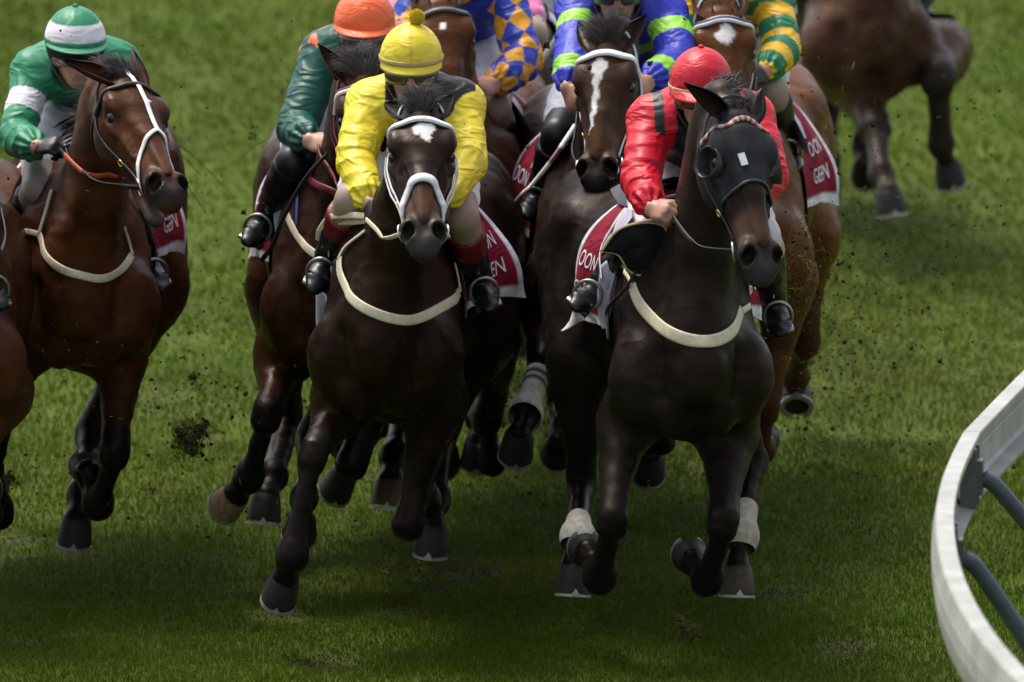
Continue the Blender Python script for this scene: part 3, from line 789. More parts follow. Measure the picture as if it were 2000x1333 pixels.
# ------------------------------------------------------------------ riders
YEL = (.72, .58, .03); RED = (.54, .004, .020); GRN = (.02, .21, .10); WHT = (.72, .72, .76); DGRN = (.008, .075, .055); ORG = (.80, .13, .035)
BLU = (.018, .045, .36); LIME = (.28, .62, .045); GOLD = (.66, .30, .012); RBLU = (.03, .04, .42); KGRN = (.01, .16, .06); KGOLD = (.72, .42, .015); SBLK = (.018, .017, .018); PNK = (.75, .16, .42)
BEIGE = (.34, .245, .195); SKIN = (.42, .22, .15)
def build_rider(hr, S):
    Y = hr.S['Y']; T = hr.T
    J = {}
    def jt(k, dflt, dy):
        J[k] = at(*S[k][:2], Y + (S[k][2] if len(S[k]) > 2 else dy)) if k in S else dflt
    jt('head', T(.1, 0, 2.05), .30)
    hc = J['head']
    for i, s in ((0, 'l'), (1, 'r')):
        sg = -1 if i == 0 else 1
        jt('sh' + s, hc + np.array([sg * .17, .14, -.12]), .42)
        jt('el' + s, J['sh' + s] + np.array([sg * .04, -.12, -.24]), .22)
        jt('wr' + s, J['el' + s] + np.array([-sg * .09, -.18, -.06]), .02)
        jt('ha' + s, J['wr' + s] + np.array([-sg * .045, -.05, -.03]), -.04)
        jt('kn' + s, T(-.02, sg * .25, 1.60), .12)
        jt('an' + s, T(-.22, sg * .31, 1.28), .36)
        jt('to' + s, J['an' + s] + hr.f * .13 - hr.u * .06 + hr.l * sg * .02, .22)
    dx = np.array([.7 * (.5 * (J['shl'][0] + J['shr'][0]) - T(-.48, 0, 0)[0]), 0, 0])
    for i, s in ((0, 'l'), (1, 'r')): J['hip' + s] = T(-.48, (i * 2 - 1) * .09, 1.66) + dx
    ch = .5 * (J['shl'] + J['shr']); pv = .5 * (J['hipl'] + J['hipr'])
    lat = nrm(J['shr'] - J['shl'])
    sp = nrm(ch - pv)
    latp = nrm(lat - sp * (lat @ sp)); back = np.cross(latp, sp); back = back if back[2] > 0 else -back
    # ---- head frame
    yaw, dn = R(S.get('yaw', 0)), R(S.get('down', 22))
    fw = np.array([math.sin(yaw) * math.cos(dn), -math.cos(yaw) * math.cos(dn), -math.sin(dn)]); rt = np.array([math.cos(yaw), math.sin(yaw), 0]); rl = R(S.get('tilt', 0))
    up = np.cross(rt, fw); up = up if up[2] > 0 else -up
    rt, up = rt * math.cos(rl) + up * math.sin(rl), up * math.cos(rl) - rt * math.sin(rl)
    HX = np.stack([rt, fw, up])
    def HP(a, b, c): return hc + a * rt + b * fw + c * up
    # ---- body: skin, one surface
    B = Body()
    B.ell(HP(0, -.015, .0), (.072, .092, .095), HX, k=.03, tag=1)
    B.ell(HP(0, .035, -.075), (.052, .055, .062), HX, k=.04, tag=1)
    B.ell(HP(0, .058, -.118), (.026, .024, .020), HX, k=.03, tag=1)
    B.ell(HP(0, .092, -.052), (.013, .022, .024), HX, k=.018, tag=1)        # nose
    B.ell(HP(0, .078, -.090), (.024, .014, .011), HX, k=.012, tag=1)
    B.ell(HP(0, .092, -.090), (.022, .006, .002), HX, k=.004, tag=1, sub=True)
    for s in (-1, 1):
        B.ell(HP(s * .033, .082, -.020), (.018, .014, .013), HX, k=.015, tag=1, sub=True)
        B.ell(HP(s * .040, .062, -.052), (.022, .018, .016), HX, k=.02, tag=1)
        B.ell(HP(s * .074, -.01, -.030), (.010, .022, .030), HX, k=.012, tag=1)
    nk = ch + up * .02
    B.chain([HP(0, -.02, -.06), .5 * (HP(0, -.03, -.1) + ch), ch], [.052, .055, .07], [.055, .058, .07], rt, k=.03, tag=1)
    B.chain([ch + back * .02, .5 * (ch + pv) + back * .02, pv], [.10, .09, .08], [.055, .055, .06], latp, k=.05, tag=0)
    hands = []
    for i, s in ((0, 'l'), (1, 'r')):
        sg = -1 if i == 0 else 1
        sh, el, wr, ha = J['sh' + s], J['el' + s], J['wr' + s], J['ha' + s]
        B.chain([sh, el, wr], [.042, .036, .026], [.042, .036, .029], latp, k=.03, tag=0)
        B.chain([J['hip' + s], J['kn' + s], J['an' + s]], [.075, .05, .032], [.075, .05, .032], latp, k=.04, tag=0)
        d = nrm(ha - wr); pn = nrm(np.array([-sg * .75, 0, -.5]) - d * (np.array([-sg * .75, 0, -.5]) @ d)); sd = np.cross(d, pn)   # palm faces in and down
        if sd[2] < 0: sd = -sd
        AX = np.stack([d, sd, pn])
        B.ell(wr + d * .045, (.046, .040, .016), AX, k=.02, tag=2)
        for j in range(4):
            fl_ = (.92, 1.05, 1.0, .82)[j]
            k0 = wr + d * (.078 - .004 * abs(j - 1.2)) + sd * (.030 - .0195 * j)
            k1 = k0 + (d * .022 + pn * .026) * fl_; k2 = k1 + (-d * .012 + pn * .022) * fl_; k3 = k2 + (-d * .022 - pn * .004) * fl_
            B.chain([k0 - d * .02, k0, k1, k2, k3], [.0095, .0100, .0092, .0085, .0075], [.0095, .0100, .0092, .0085, .0075], sd, k=.006, tag=2)
        t0 = wr + d * .03 + sd * .034 + pn * .008; t1 = t0 + d * .026 + sd * .014 + pn * .016; t2 = t1 + d * .022 - sd * .004 + pn * .020
        B.chain([t0 - d * .01, t0, t1, t2], [.013, .0125, .0105, .0085], [.013, .0125, .0105, .0085], sd, k=.008, tag=2)
        hands.append((wr, d, sd, pn))
    V, F = B.mesh(S.get('hb', .006), smooth=1)
    C = np.tile(np.array(S.get('skin', SKIN)), (len(V), 1)) * (1 + .10 * wob(V, 50, 2))[:, None]
    q = (V - hc) @ HX.T
    lips = np.exp(-((q[:, 0] / .022) ** 2 + ((q[:, 2] + .090) / .008) ** 2)) * (q[:, 1] > .06)
    C = C * (1 - .4 * lips[:, None]) + np.array([.3, .08, .07]) * .4 * lips[:, None]
    stub = np.exp(-((q[:, 2] + .112) / .03) ** 2) * (q[:, 1] > 0) * .25
    C *= 1 - stub[:, None] * .5
    if S.get('glove', False):
        g = B.tagw(V, (2,))
        w = smooth01(.3, .6, g)
        C = C * (1 - w[:, None]) + np.array([.010, .010, .011]) * w[:, None]
    ob = mesh_obj("person", V, F, np.clip(C, .003, 1), M_SKIN)
    tag(ob, S['label'], "jockey", "jockeys riding in the race")
    # ---- silks
    G = Body()
    G.chain([pv + sp * .02, pv * .6 + ch * .4 + back * .02, pv * .25 + ch * .75 + back * .02, ch + sp * .02], [.115, .145, .17, .14], [.095, .115, .12, .105], latp, k=.06, tag=0, p=2.2)
    G.chain([J['shl'], ch + back * .02, J['shr']], [.070, .09, .070], [.070, .09, .070], sp, k=.07, tag=0)
    arms = []
    aw = S.get('sleeve', 1.0)
    for s in 'lr':
        sh, el, wr = J['sh' + s], J['el' + s], J['wr' + s]
        e2 = nrm(wr - el)
        pts = [sh, sh + (el - sh) * .5, el, el + (wr - el) * .45, wr - e2 * .055, wr - e2 * .030]
        G.chain(pts, np.array([.070, .070, .067, .060, .054, .040]) * aw, np.array([.072, .072, .069, .062, .055, .042]) * aw, latp, k=.05, tag=1)
        arms.append((sh, el, wr))
    neckhole = G.ell(HP(0, .03, -.10), (.075, .10, .06), HX, k=.03, sub=True)
    def arm_info(V):
        info = []
        for sh, el, wr in arms:
            u1, u2 = nrm(el - sh), nrm(wr - el); L1, L2 = np.linalg.norm(el - sh), np.linalg.norm(wr - el)
            s1 = (V - sh) @ u1; s2 = (V - el) @ u2
            d1 = np.linalg.norm(V - sh - np.clip(s1, 0, L1)[:, None] * u1, axis=1); d2 = np.linalg.norm(V - el - np.clip(s2, 0, L2)[:, None] * u2, axis=1)
            s_ = np.where(d1 < d2, s1, L1 + s2); dm = np.minimum(d1, d2)
            x1 = nrm(np.cross(u1, back)); y1 = np.cross(u1, x1); x2 = nrm(np.cross(u2, back)); y2 = np.cross(u2, x2)
            an = np.where(d1 < d2, np.arctan2((V - sh) @ x1, (V - sh) @ y1), np.arctan2((V - el) @ x2, (V - el) @ y2))
            info.append((s_, dm, an, L1 + L2, L1))
        return info
    def fold(V, N):
        g = S.get('fold', 1.0)
        dd = .006 * wob(V, 10, 3) + .0018 * (1 - 2 * np.abs(wob(V, 30, 1)))
        for i, (s_, dm, an, L, L1) in enumerate(arm_info(V)):
            near = smooth01(.16, .09, dm)
            ph = s_ * 92 + 2.2 * np.sin(an * (1 + i) + 1.3) + 3.2 * wob(V, 9, 4 + i)
            amp = .0034 * (.25 + .75 * np.exp(-((s_ - L1) / .09) ** 2) + .7 * np.exp(-((s_ - L + .06) / .05) ** 2)) * (.6 + .5 * np.sin(an * 1.0 + 2 * wob(V, 7, 2)))
            dd = dd + near * amp * (1 - 2 * np.abs(np.sin(ph * .5)) ** .8)
            dd = dd + near * .004 * np.cos(an * 9 + 3 * wob(V, 12, 1)) * smooth01(L - .10, L - .03, s_)
        q = V - ch
        dd = dd + .004 * np.sin((q @ latp) * 46 + (q @ sp) * 30 + 2.5 * wob(V, 9, 5)) * smooth01(.08, .16, arm_info(V)[0][1]) * .6
        return V + N * (dd * g)[:, None]
    V, F = G.mesh(S.get('hs', .006), warp=fold, smooth=1)
    info = arm_info(V)
    ta = G.tagw(V, (1,), .02)
    q = V - ch
    X = dict(V=V, arm=ta > .5, s=np.where(info[0][1] < info[1][1], info[0][0], info[1][0]), an=np.where(info[0][1] < info[1][1], info[0][2], info[1][2]),
             left=info[0][1] < info[1][1], x=q @ latp, y=q @ sp, b=q @ back)
    C = np.asarray(S['silk'](X), float)
    silk = mesh_obj("silks", V, F, C, M_SILK, ob)
    # collar
    m = MB()
    # ---- breeches, stockings, boots
    Bp = Body()
    Bp.chain([J['hipl'], pv + back * .02, J['hipr']], [.09, .11, .09], [.10, .12, .10], sp, k=.05)
    for i, s in ((0, 'l'), (1, 'r')):
        hp, kn = J['hip' + s], J['kn' + s]
        Bp.chain([hp, hp + (kn - hp) * .5, hp + (kn - hp) * .80], [.095, .086, .070], [.095, .086, .070], latp, k=.06)
    V, F = Bp.mesh(.008, warp=lambda V, N: V + N * (.005 * (1 - 2 * np.abs(wob(V, 24, 3))) + .003 * wob(V, 50, 1))[:, None], smooth=1)
    mesh_obj("breeches", V, F, None, S.get('breech', M_BREECH), ob)
    for i, s in ((0, 'l'), (1, 'r')):
        sg = -1 if i == 0 else 1
        hp, kn, an, to = (J[k + s] for k in ('hip', 'kn', 'an', 'to'))
        K = Body()
        K.chain([hp + (kn - hp) * .70, kn, kn + (an - kn) * .22], [.066, .060, .054], [.066, .062, .056], latp, k=.03)
        V, F = K.mesh(.008)
        mesh_obj("stocking", V, F, np.tile(np.array(S.get('stock', BEIGE)), (len(V), 1)), M_SKIN, ob)
        Bo = Body()
        d = an - kn; L = np.linalg.norm(d); d = d / L
        top = kn + d * L * S.get('boottop', .20)
        Bo.chain([top, kn + d * L * .45, kn + d * L * .8, an], [.064, .060, .048, .043], [.066, .064, .050, .046], latp, k=.02, cap=.25)
        f2 = nrm(to - an)
        fup = nrm(-d - f2 * (-d @ f2)); fl = np.cross(f2, fup)
        Bo.chain([an - f2 * .035 - fup * .03, an + f2 * .04 - fup * .028, an + (to - an) * .75 - fup * .032, to - fup * .040], [.034, .036, .041, .030], [.034, .036, .026, .017], fl, k=.03)
        V, F = Bo.mesh(.006, warp=lambda V, N: V + N * (.0022 * (1 - 2 * np.abs(wob(V, 40, 1))) * 1.0)[:, None])
        tt = (V - kn) @ d / L
        bc = np.tile(np.array((.008, .008, .010)), (len(V), 1))
        tc, tl = S.get('bootcuff', ((.008, .008, .010), .3))
        bc[tt < tl] = tc
        mesh_obj("boot", V, F, bc, M_BOOT, ob)
        # stirrup iron belongs to the saddle, so to the horse
        m = MB(); ce = an + (to - an) * .62 - fup * .010
        m.torus(ce + fup * .002, .047, .0065, fl, fup, 26, 8, 1.12, c=(.8, .8, .8))
        m.box(ce - fup * .052, .09, .04, .010, np.stack([fl, f2, fup]), c=(.6, .6, .6))
        st = m.obj("stirrup", S.get('iron', M_IRON), hr.ob)
        m = MB(); a = ce + fup * .075
        b = hr.B.onto(hr.T(-.22, sg * .22, 1.52), .02)[0][0]
        P = spline([a, .5 * (a + b) + hr.l * sg * .03, b], 12)
        m.ribbon(P, np.tile(hr.l * sg, (12, 1)), .018, .004, c=S.get('leather', (.45, .43, .46)))
        m.obj("stirrup_leather", M_STRAP, hr.ob)
    # ---- helmet and cap
    def dome(rx, ry, rz, ce, lat0, lat1, n=26, mm=64, c=(1, 1, 1), wr=0.0):
        a = np.linspace(lat0, lat1, n); ph = np.linspace(0, 2 * math.pi, mm, endpoint=False)
        A, P = np.meshgrid(a, ph, indexing='ij')
        w = 1 + wr * np.sin(6 * P) * np.sin(A) ** 6 + wr * .5 * np.sin(17 * P + 3 * A) * np.sin(A) ** 8
        L = np.stack([rx * np.sin(A) * np.cos(P) * w, ry * np.sin(A) * np.sin(P) * w, rz * np.cos(A)], -1)
        return ce + L @ HX, A, P
    cap = S['cap']
    G_, A, P = dome(.104, .126, .118, HP(0, -.012, .012), .001, R(92), wr=.006 if not cap.get('tight') else .0)
    m = MB(); cc = cap['col'](A, P, (G_ - hc) @ HX.T)
    m.grid(G_, closed_v=True, c=cc)
    cv = m.obj("cap", M_CAP, ob)
    m = MB()
    G_, A, P = dome(.1015, .1235, .116, HP(0, -.012, .010), R(84), R(cap.get('low', 101)), 8)
    m.grid(G_, closed_v=True, c=cap.get('rim', SBLK))
    hm = m.obj("helmet", M_DARK, ob)
    # peak: a curved shade in front
    an = np.linspace(-R(78), R(78), 30); rows = []
    pl, pd, pz = cap.get('peak', (.05, .018, 0))
    for side in (0, 1):
        for t in (np.linspace(0, 1, 6) if side == 0 else np.linspace(1, 0, 6)):
            rr = []
            for a in an:
                ex = pl * math.cos(a) ** .7 * t
                rr.append(HP((.103 + ex * .25) * math.sin(a), -.012 + (.124 + ex) * math.cos(a), .012 + pz - pd * t * (1 + .3 * math.cos(a)) - .003 - side * .004))
            rows.append(rr)
    m = MB(); m.grid(np.array(rows), closed_u=True, c=cap.get('peakcol', cap.get('main')), flip=True)
    m.obj("peak", M_CAP, cv)
    if cap.get('pompom'):
        m = MB(); ce = HP(*cap['pompom'])
        m.sphere(ce, .024, 10, c=np.array(cap['main']))
        for i in range(2600):
            d = nrm(rng.normal(size=3)); m.strand(np.array([ce + d * .018, ce + d * .025, ce + d * rng.uniform(.026, .030)]), .0013, np.array(cap['main']) * rng.uniform(.8, 1.2))
        m.obj("pompom", M_CAP, cv)
    elif cap.get('button', True):
        m = MB(); m.sphere(HP(0, -.012, .132), (.010, .010, .008), 8, HX, c=cap['main']); m.obj("cap_button", M_CAP, cv)
    if cap.get('band') is not None:
        m = MB(); an = np.linspace(0, 2 * math.pi, 61)
        P_ = np.array([HP(.106 * math.cos(a), -.012 + .128 * math.sin(a), .012 + cap.get('bandz', .012)) for a in an]); N_ = np.array([nrm(math.cos(a) * rt + math.sin(a) * fw) for a in an])
        m.ribbon(P_, N_, .014, .003, c=cap['band'], closed=True); m.obj("cap_band", M_CAP, cv)
    # goggles and chin strap
    m = MB(); an = np.linspace(-R(68), R(68), 26); rows = []
    for dz, rr in ((.026, .0), (.022, .010), (.0, .014), (-.022, .012), (-.028, .0)):
        rows.append([HP((.080 + rr) * math.sin(a), -.002 + (.088 + rr) * math.cos(a), -.034 + dz * (1 - .25 * math.exp(-(a / .25) ** 2) * (dz < 0))) for a in an])
    m.grid(np.array(rows), flip=False)
    gg = m.obj("goggles", S.get('lens', M_LENS), ob)
    m = MB()
    for k_ in (0, -1):
        m.tube([r for r in rows[k_]], .0045, 6, c=S.get('gframe', SBLK))
    m.obj("goggle_frame", M_STRAP, gg)
    m = MB()
    P_ = spline([HP(-.088, -.005, -.01), HP(-.080, .02, -.07), HP(-.045, .052, -.125), HP(0, .062, -.142), HP(.045, .052, -.125), HP(.080, .02, -.07), HP(.088, -.005, -.01)], 30)
    N_ = np.array([nrm(p - HP(0, 0, -.05)) for p in P_])
    m.ribbon(P_, N_, .016, .004, c=SBLK); m.obj("chin_strap", M_STRAP, ob)
    r = Frame(); r.ob = ob; r.J = J; r.hands = hands; r.HP = HP; r.S = S
    return r
def mesh_obj(name, V, F, C, m, parent=None):
    return link(name, mesh_from(name, V, F, C), m, parent)
# silks patterns: X holds arm mask, distance along the arm, angle round it, and torso coordinates
def pick(cond, a, b): return np.where(cond[:, None], np.array(a), np.array(b))
def silk_yellow(X):
    bk = (~X['arm']) & (X['b'] > -.03) & (np.where(X['x'] > 0, X['x'] < .20, X['x'] > -.10))
    c = pick(bk, SBLK, YEL)
    pipe = bk & (np.abs(X['y'] + .20 + .3 * np.abs(X['x'])) < .02)
    return np.where(pipe[:, None], np.array(YEL), c)
def silk_red(X):
    br = (~X['arm']) & (np.abs(np.abs(X['x']) - .070 - .12 * np.clip(X['b'], 0, .2)) < .026)
    cb = (np.abs(np.abs(X['x']) - .150) < .016) & (X['s'] < .11)
    return pick(br | cb, SBLK, RED)
def silk_green(X):
    w = (X['arm'] & (X['s'] > .115) & (X['s'] < .195)) | ((~X['arm']) & (np.abs(X['y'] + .20) < .045))
    return pick(w, WHT, GRN)
def silk_orange(X):
    ck = (~X['arm']) & (np.sin(X['x'] * 42 + .8) * np.sin(X['y'] * 42 + 1.2) > .12) & (X['b'] > -.02)
    ck |= X['arm'] & (X['s'] < .03) & (np.sin(X['an'] * 3) > .2)
    return pick(ck, ORG, DGRN)
def silk_diamond(X):
    u = X['s'] / .115; v = X['an'] / (2 * math.pi) * 5
    d = (np.floor(u + v) + np.floor(u - v)) % 2 == 0
    return pick(d & X['arm'] & (X['s'] > .05), GOLD, BLU)
def silk_blue(X):
    w = X['arm'] & (((X['s'] > .10) & (X['s'] < .165)) | ((X['s'] > .36) & (X['s'] < .42))) | ((~X['arm']) & (np.abs(X['y'] + .12) < .04))
    w |= (X['arm'] & (X['s'] < .04) & (np.abs(X['an']) < .4))
    return pick(w, LIME, RBLU)
def silk_hoop(X):
    u = np.where(X['arm'], X['s'], -X['y'])
    return pick((u / .062 + .5) % 2 < 1, KGOLD, KGRN)
def flat(c): return lambda X: np.tile(np.array(c, float), (len(X['V']), 1))
def capc(c): return lambda A, P, q: np.tile(np.array(c, float), A.shape + (1,))
def cap_green(A, P, q):
    w = (q[..., 2] > .030) & (q[..., 2] < .082) & True
    return np.where(w[..., None], np.array(WHT), np.array(GRN))
def cap_yellow(A, P, q):
    seam = np.abs(q[..., 0]) < .0025
    return np.where(seam[..., None], np.array(YEL) * np.array([.9, .75, .6]), np.array(YEL))
def cap_panels(c):
    return lambda A, P, q: np.where((np.abs(np.sin(P * 3 + .3)) < .03)[..., None], np.array(c) * .7, np.array(c))
RID = {}
RID['yellow'] = dict(head=(803, 122), shl=(722, 204), shr=(900, 206), ell=(694, 316), elr=(914, 318), wrl=(722, 398), wrr=(868, 392), hal=(728, 424), har=(860, 420), knl=(688, 392), knr=(902, 424), anl=(640, 500), anr=(936, 545), tol=(622, 545), tor=(950, 580),
    silk=silk_yellow, glove=True, bootcuff=((.14, .006, .014), .52), boottop=.26, down=4, cap=dict(col=cap_yellow, main=YEL, peakcol=YEL, pompom=(.018, -.012, .150), band=(.5, .34, .16), bandz=.004, peak=(.022, .018, .0), tight=True),
    label="jockey in yellow silks with a black yoke and a yellow pompom cap", hb=.005, hs=.005)
RID['red'] = dict(head=(1369, 170), shl=(1272, 235), shr=(1468, 228), ell=(1250, 348), elr=(1502, 345), wrl=(1272, 408), wrr=(1462, 400), hal=(1300, 412), har=(1448, 415), knl=(1262, 455, .30), knr=(1490, 460), anl=(1168, 560), anr=(1512, 590), tol=(1140, 582), tor=(1522, 628),
    silk=silk_red, stock=(.6, .56, .58), bootcuff=((.40, .30, .16), .23), boottop=.14, down=4, cap=dict(col=cap_panels(RED), main=RED, peak=(.05, .022, .0), low=108, band=(.55, .36, .14), bandz=-.008),
    label="jockey in red silks with black braces and a plain red cap", hb=.005, hs=.005)
RID['green'] = dict(head=(148, 88), shl=(66, 140), shr=(232, 128), ell=(32, 268), elr=(230, 250), wrl=(72, 288), wrr=(180, 285), hal=(112, 282), har=(160, 290), knl=(75, 372), knr=(240, 372), anl=(25, 455), anr=(284, 505), tol=(8, 478), tor=(308, 545),
    silk=silk_green, glove=True, stock=(.34, .29, .26), down=4, yaw=10, cap=dict(col=cap_green, main=GRN, peak=(.055, .006, .004), low=118, rim=(.02, .018, .018)), lens=material("clear_goggle_lens", (.16, .11, .085), .1, .6, coat=.4),
    label="jockey in emerald silks with white hoops and a white-banded green cap", hb=.006, hs=.006)
RID['orange'] = dict(head=(712, 52), shl=(632, 108), shr=(800, 100), ell=(580, 252), elr=(800, 250), wrl=(604, 276), wrr=(760, 290), hal=(640, 282), har=(740, 300), knl=(572, 318), knr=(760, 330), anl=(522, 425), anr=(800, 430), tol=(496, 455), tor=(812, 460),
    silk=silk_orange, stock=(.012, .011, .012), boottop=.05, down=4, cap=dict(col=cap_panels(ORG), main=ORG, peak=(.045, .012, .002)), label="jockey in dark green silks with an orange cap", hb=.007, hs=.006)
RID['diamond'] = dict(head=(900, -75), shl=(815, -20), shr=(985, -15), ell=(790, 110), elr=(1022, 118), wrl=(840, 170), wrr=(968, 165), har=(940, 172), knl=(830, 215), knr=(966, 212), anl=(815, 320), anr=(986, 322), tol=(800, 345), tor=(996, 372),
    silk=silk_diamond, down=4, cap=dict(col=capc(BLU), main=BLU), label="jockey in blue and gold diamond silks, head above the frame", hb=.008, hs=.0065, sleeve=1.05)
RID['blue'] = dict(head=(1206, -32), shl=(1128, 18), shr=(1300, 22), ell=(1122, 118, .15), elr=(1322, 118), wrl=(1108, 172, .0), wrr=(1268, 160), hal=(1120, 205), har=(1245, 170), knl=(1090, 262), knr=(1290, 270), anl=(1058, 372), anr=(1320, 380), tol=(1036, 402), tor=(1330, 410),
    silk=silk_blue, down=4, breech=material("grey_breeches", (.33, .34, .40), .6, .3, bump=(30, .5, .008)), stock=(.01, .01, .012), cap=dict(col=capc(SBLK), main=SBLK), label="jockey in royal blue silks with lime hoops and a black cap", hb=.007, hs=.006)
RID['chestnut'] = dict(head=(1418, -72), shl=(1332, -15), shr=(1508, -10), ell=(1322, 90), elr=(1528, 100), wrl=(1360, 150), wrr=(1492, 142), har=(1470, 150), knl=(1380, 205), knr=(1506, 178), anl=(1370, 290), anr=(1530, 268), tol=(1355, 320), tor=(1542, 312),
    silk=silk_hoop, glove=True, down=4, cap=dict(col=capc(KGRN), main=KGRN), label="jockey in green and gold hooped silks, head above the frame", hb=.008, hs=.0065)
RID['edge'] = dict(head=(-128, 80), shl=(-210, 140), shr=(-70, 140), ell=(-220, 250), elr=(-52, 250), wrl=(-170, 300), wrr=(-100, 300), knl=(-210, 420), knr=(-45, 440), anl=(-220, 520), anr=(-22, 545, .15), tor=(-4, 575, .0), silk=flat((.4, .05, .05)), cap=dict(col=capc((.4, .05, .05)), main=(.4, .05, .05)), hb=.012, hs=.012,
    label="jockey cut off by the frame, only a boot tip showing")
RID['pink'] = dict(head=(905, -150), shl=(800, 0), shr=(1018, 0), ell=(785, 30), elr=(1030, 40), knr=(1040, 70), anr=(1058, 120, .4), tor=(1046, 158), silk=flat(PNK), cap=dict(col=capc(PNK), main=PNK), hb=.012, hs=.010, iron=material("white_iron", (.75, .75, .75), .4), leather=(.6, .5, .55),
    label="jockey in pink silks, nearly hidden behind the blue and gold jockey")
RID['far'] = dict(head=(1690, -330), knl=(1575, -60), knr=(1800, -90), anl=(1578, 28, .3), anr=(1795, -20, .3), tol=(1598, 66), tor=(1800, 2), silk=flat((.1, .1, .4)), cap=dict(col=capc((.1, .1, .4)), main=(.1, .1, .4)), hb=.014, hs=.014,
    label="jockey above the frame at the back, only the boots showing")
# ------------------------------------------------------------------ tack
CREAM = (.60, .53, .38); BWHITE = (.74, .74, .76); LEATH = (.012, .010, .010); MAROON = (.12, .012, .022); NAVY = (.012, .014, .06); CRIM = (.22, .010, .028)
def hit(hr, pix):
    """where the body is seen at these picture points"""
    D = np.array([ray(*p) for p in pix]); t = np.full(len(D), 40.0)
    for _ in range(90):
        d = hr.B.dist(CAM + D * t[:, None]); t = np.minimum(t + d * .7, 62)
    P = CAM + D * t[:, None]
    ok = hr.B.dist(P) < .03
    return P[ok] if ok.sum() > 1 else P
def path_pts(P, n): return spline(P, n)
def strap_on(hr, P, w, col, name, parent, n=30, off=.004, th=.005, project=True, m=None, smooth=14):
    Q = path_pts(np.asarray(P, float), n)
    if project:
        Q, N = hr.B.onto(Q, off, 5)
        if smooth:
            for _ in range(smooth):
                Q[1:-1] = .25 * Q[:-2] + .5 * Q[1:-1] + .25 * Q[2:]; N[1:-1] = .25 * N[:-2] + .5 * N[1:-1] + .25 * N[2:]
            dd = hr.B.dist(Q); Q = Q + N * np.maximum(off - dd, 0)[:, None]
    else: N = hr.B.normal(Q)
    mb = MB(); mb.ribbon(Q, N, w, th, c=np.array(col))
    return mb.obj(name, m or M_STRAP, parent)
def bridle(hr, rd, S):
    H = hr.H; hs = H.s
    cc = S.get('cheek', LEATH); w = S.get('w', .017)
    root = None
    def hp(*q): return [H.P(*x) for x in q]
    bt = S.get('bt', .085)
    brow = hp((bt + .03, -.105, -.045), (bt + .020, -.098, .03), (bt + .006, -.05, .085), (bt, 0, .09), (bt + .006, .05, .085), (bt + .020, .098, .03), (bt + .03, .105, -.045))
    # the headpiece carries the rest of the bridle
    head = hp((bt + .03, -.105, -.05), (.02, -.085, -.02), (-.035, -.05, .05), (-.04, 0, .07), (-.035, .05, .05), (.02, .085, -.02), (bt + .03, .105, -.05))
    root = strap_on(hr, head, w, cc, "bridle", hr.ob, 30)
    bc = S.get('brow', LEATH)
    if callable(bc):
        Q, N = hr.B.onto(path_pts(brow, 80), .006, 5); mb = MB(); mb.ribbon(Q, N, S.get('bw', .022), .008, c=np.array([bc(i) for i in range(80)])); mb.obj("browband", M_STRAP, root)
    else:
        strap_on(hr, brow, S.get('bw', .022), bc, "browband", root, 40, .006, .010)
        if 'brow2' in S: strap_on(hr, brow, S.get('bw', .022) * .4, S['brow2'], "browband_stripe", root, 40, .011, .006)
    bits = []
    bt_, bl, bn = S.get('bit', (.475, .062, -.035))
    for s in (-1, 1):
        top = (bt + .03, s * .105, -.05)
        strap_on(hr, hp(top, (.2, s * .11, -.07), (.33, s * .08, -.06), (bt_ - .03, s * bl, bn)), w * .85, cc, "cheekpiece", root, 26, .005)
        if S.get('double'):
            strap_on(hr, hp((bt + .05, s * .11, -.06), (.2, s * .115, -.095), (.33, s * .085, -.085), (bt_ - .01, s * bl, bn - .01)), w * .7, cc, "cheekpiece", root, 26, .012)
        if S.get('throat', True):
            strap_on(hr, hp((bt + .03, s * .105, -.06), (.13, s * .105, -.12), (.17, s * .05, -.165)), w * .7, S.get('throatc', cc), "throatlash", root, 20, .004)
        ce = H.P(bt_ + .008, s * (bl + .012), bn - .004); ce = hr.B.onto(ce, .012)[0][0]
        nn = hr.B.normal(ce)[0]; a1 = nrm(H.t - nn * (H.t @ nn))
        mb = MB(); mb.torus(ce, .028 * hs, .0042, a1, np.cross(nn, a1), 26, 8, 1.0); mb.obj("bit_ring", S.get('metal', M_METAL), root)
        bits.append(ce)
        if S.get('buckle', True):
            ce2 = hr.B.onto(H.P(.34, s * .08, -.06), .010)[0][0]; n2 = hr.B.normal(ce2)[0]; b1 = nrm(H.t - n2 * (H.t @ n2))
            mb = MB(); mb.torus(ce2, .012, .003, b1, np.cross(n2, b1), 16, 6, .8); mb.obj("buckle", M_BRASS, root)
    if 'nose' in S:
        a, b_, wn, cn = S['nose']
        strap_on(hr, hp((b_, -.072, -.045), (b_ - .03, -.070, -.005), (a + .02, -.050, .038), (a, 0, .062), (a + .02, .050, .038), (b_ - .03, .070, -.005), (b_, .072, -.045)), wn, cn, "noseband", root, 44, .007, .010)
        strap_on(hr, hp((b_, -.072, -.045), (b_ + .01, -.05, -.085), (b_ + .01, 0, -.10), (b_ + .01, .05, -.085), (b_, .072, -.045)), w, cc, "noseband_back", root, 30, .005)
    if S.get('cheeker'):
        strap_on(hr, hp((-.02, -.0, .085), (.10, .006, .09), (.2, .01, .085), (.31, .012, .075)), .017, BWHITE, "face_strap", root, 30, .006)
        for s in (-1, 1):
            strap_on(hr, hp((.31, .012, .075), (.335, s * .03 + .008, .062), (.38, s * .06, .02), (.43, s * .062, -.01), (bt_ - .005, s * bl, bn)), .015, BWHITE, "face_strap", root, 26, .006)
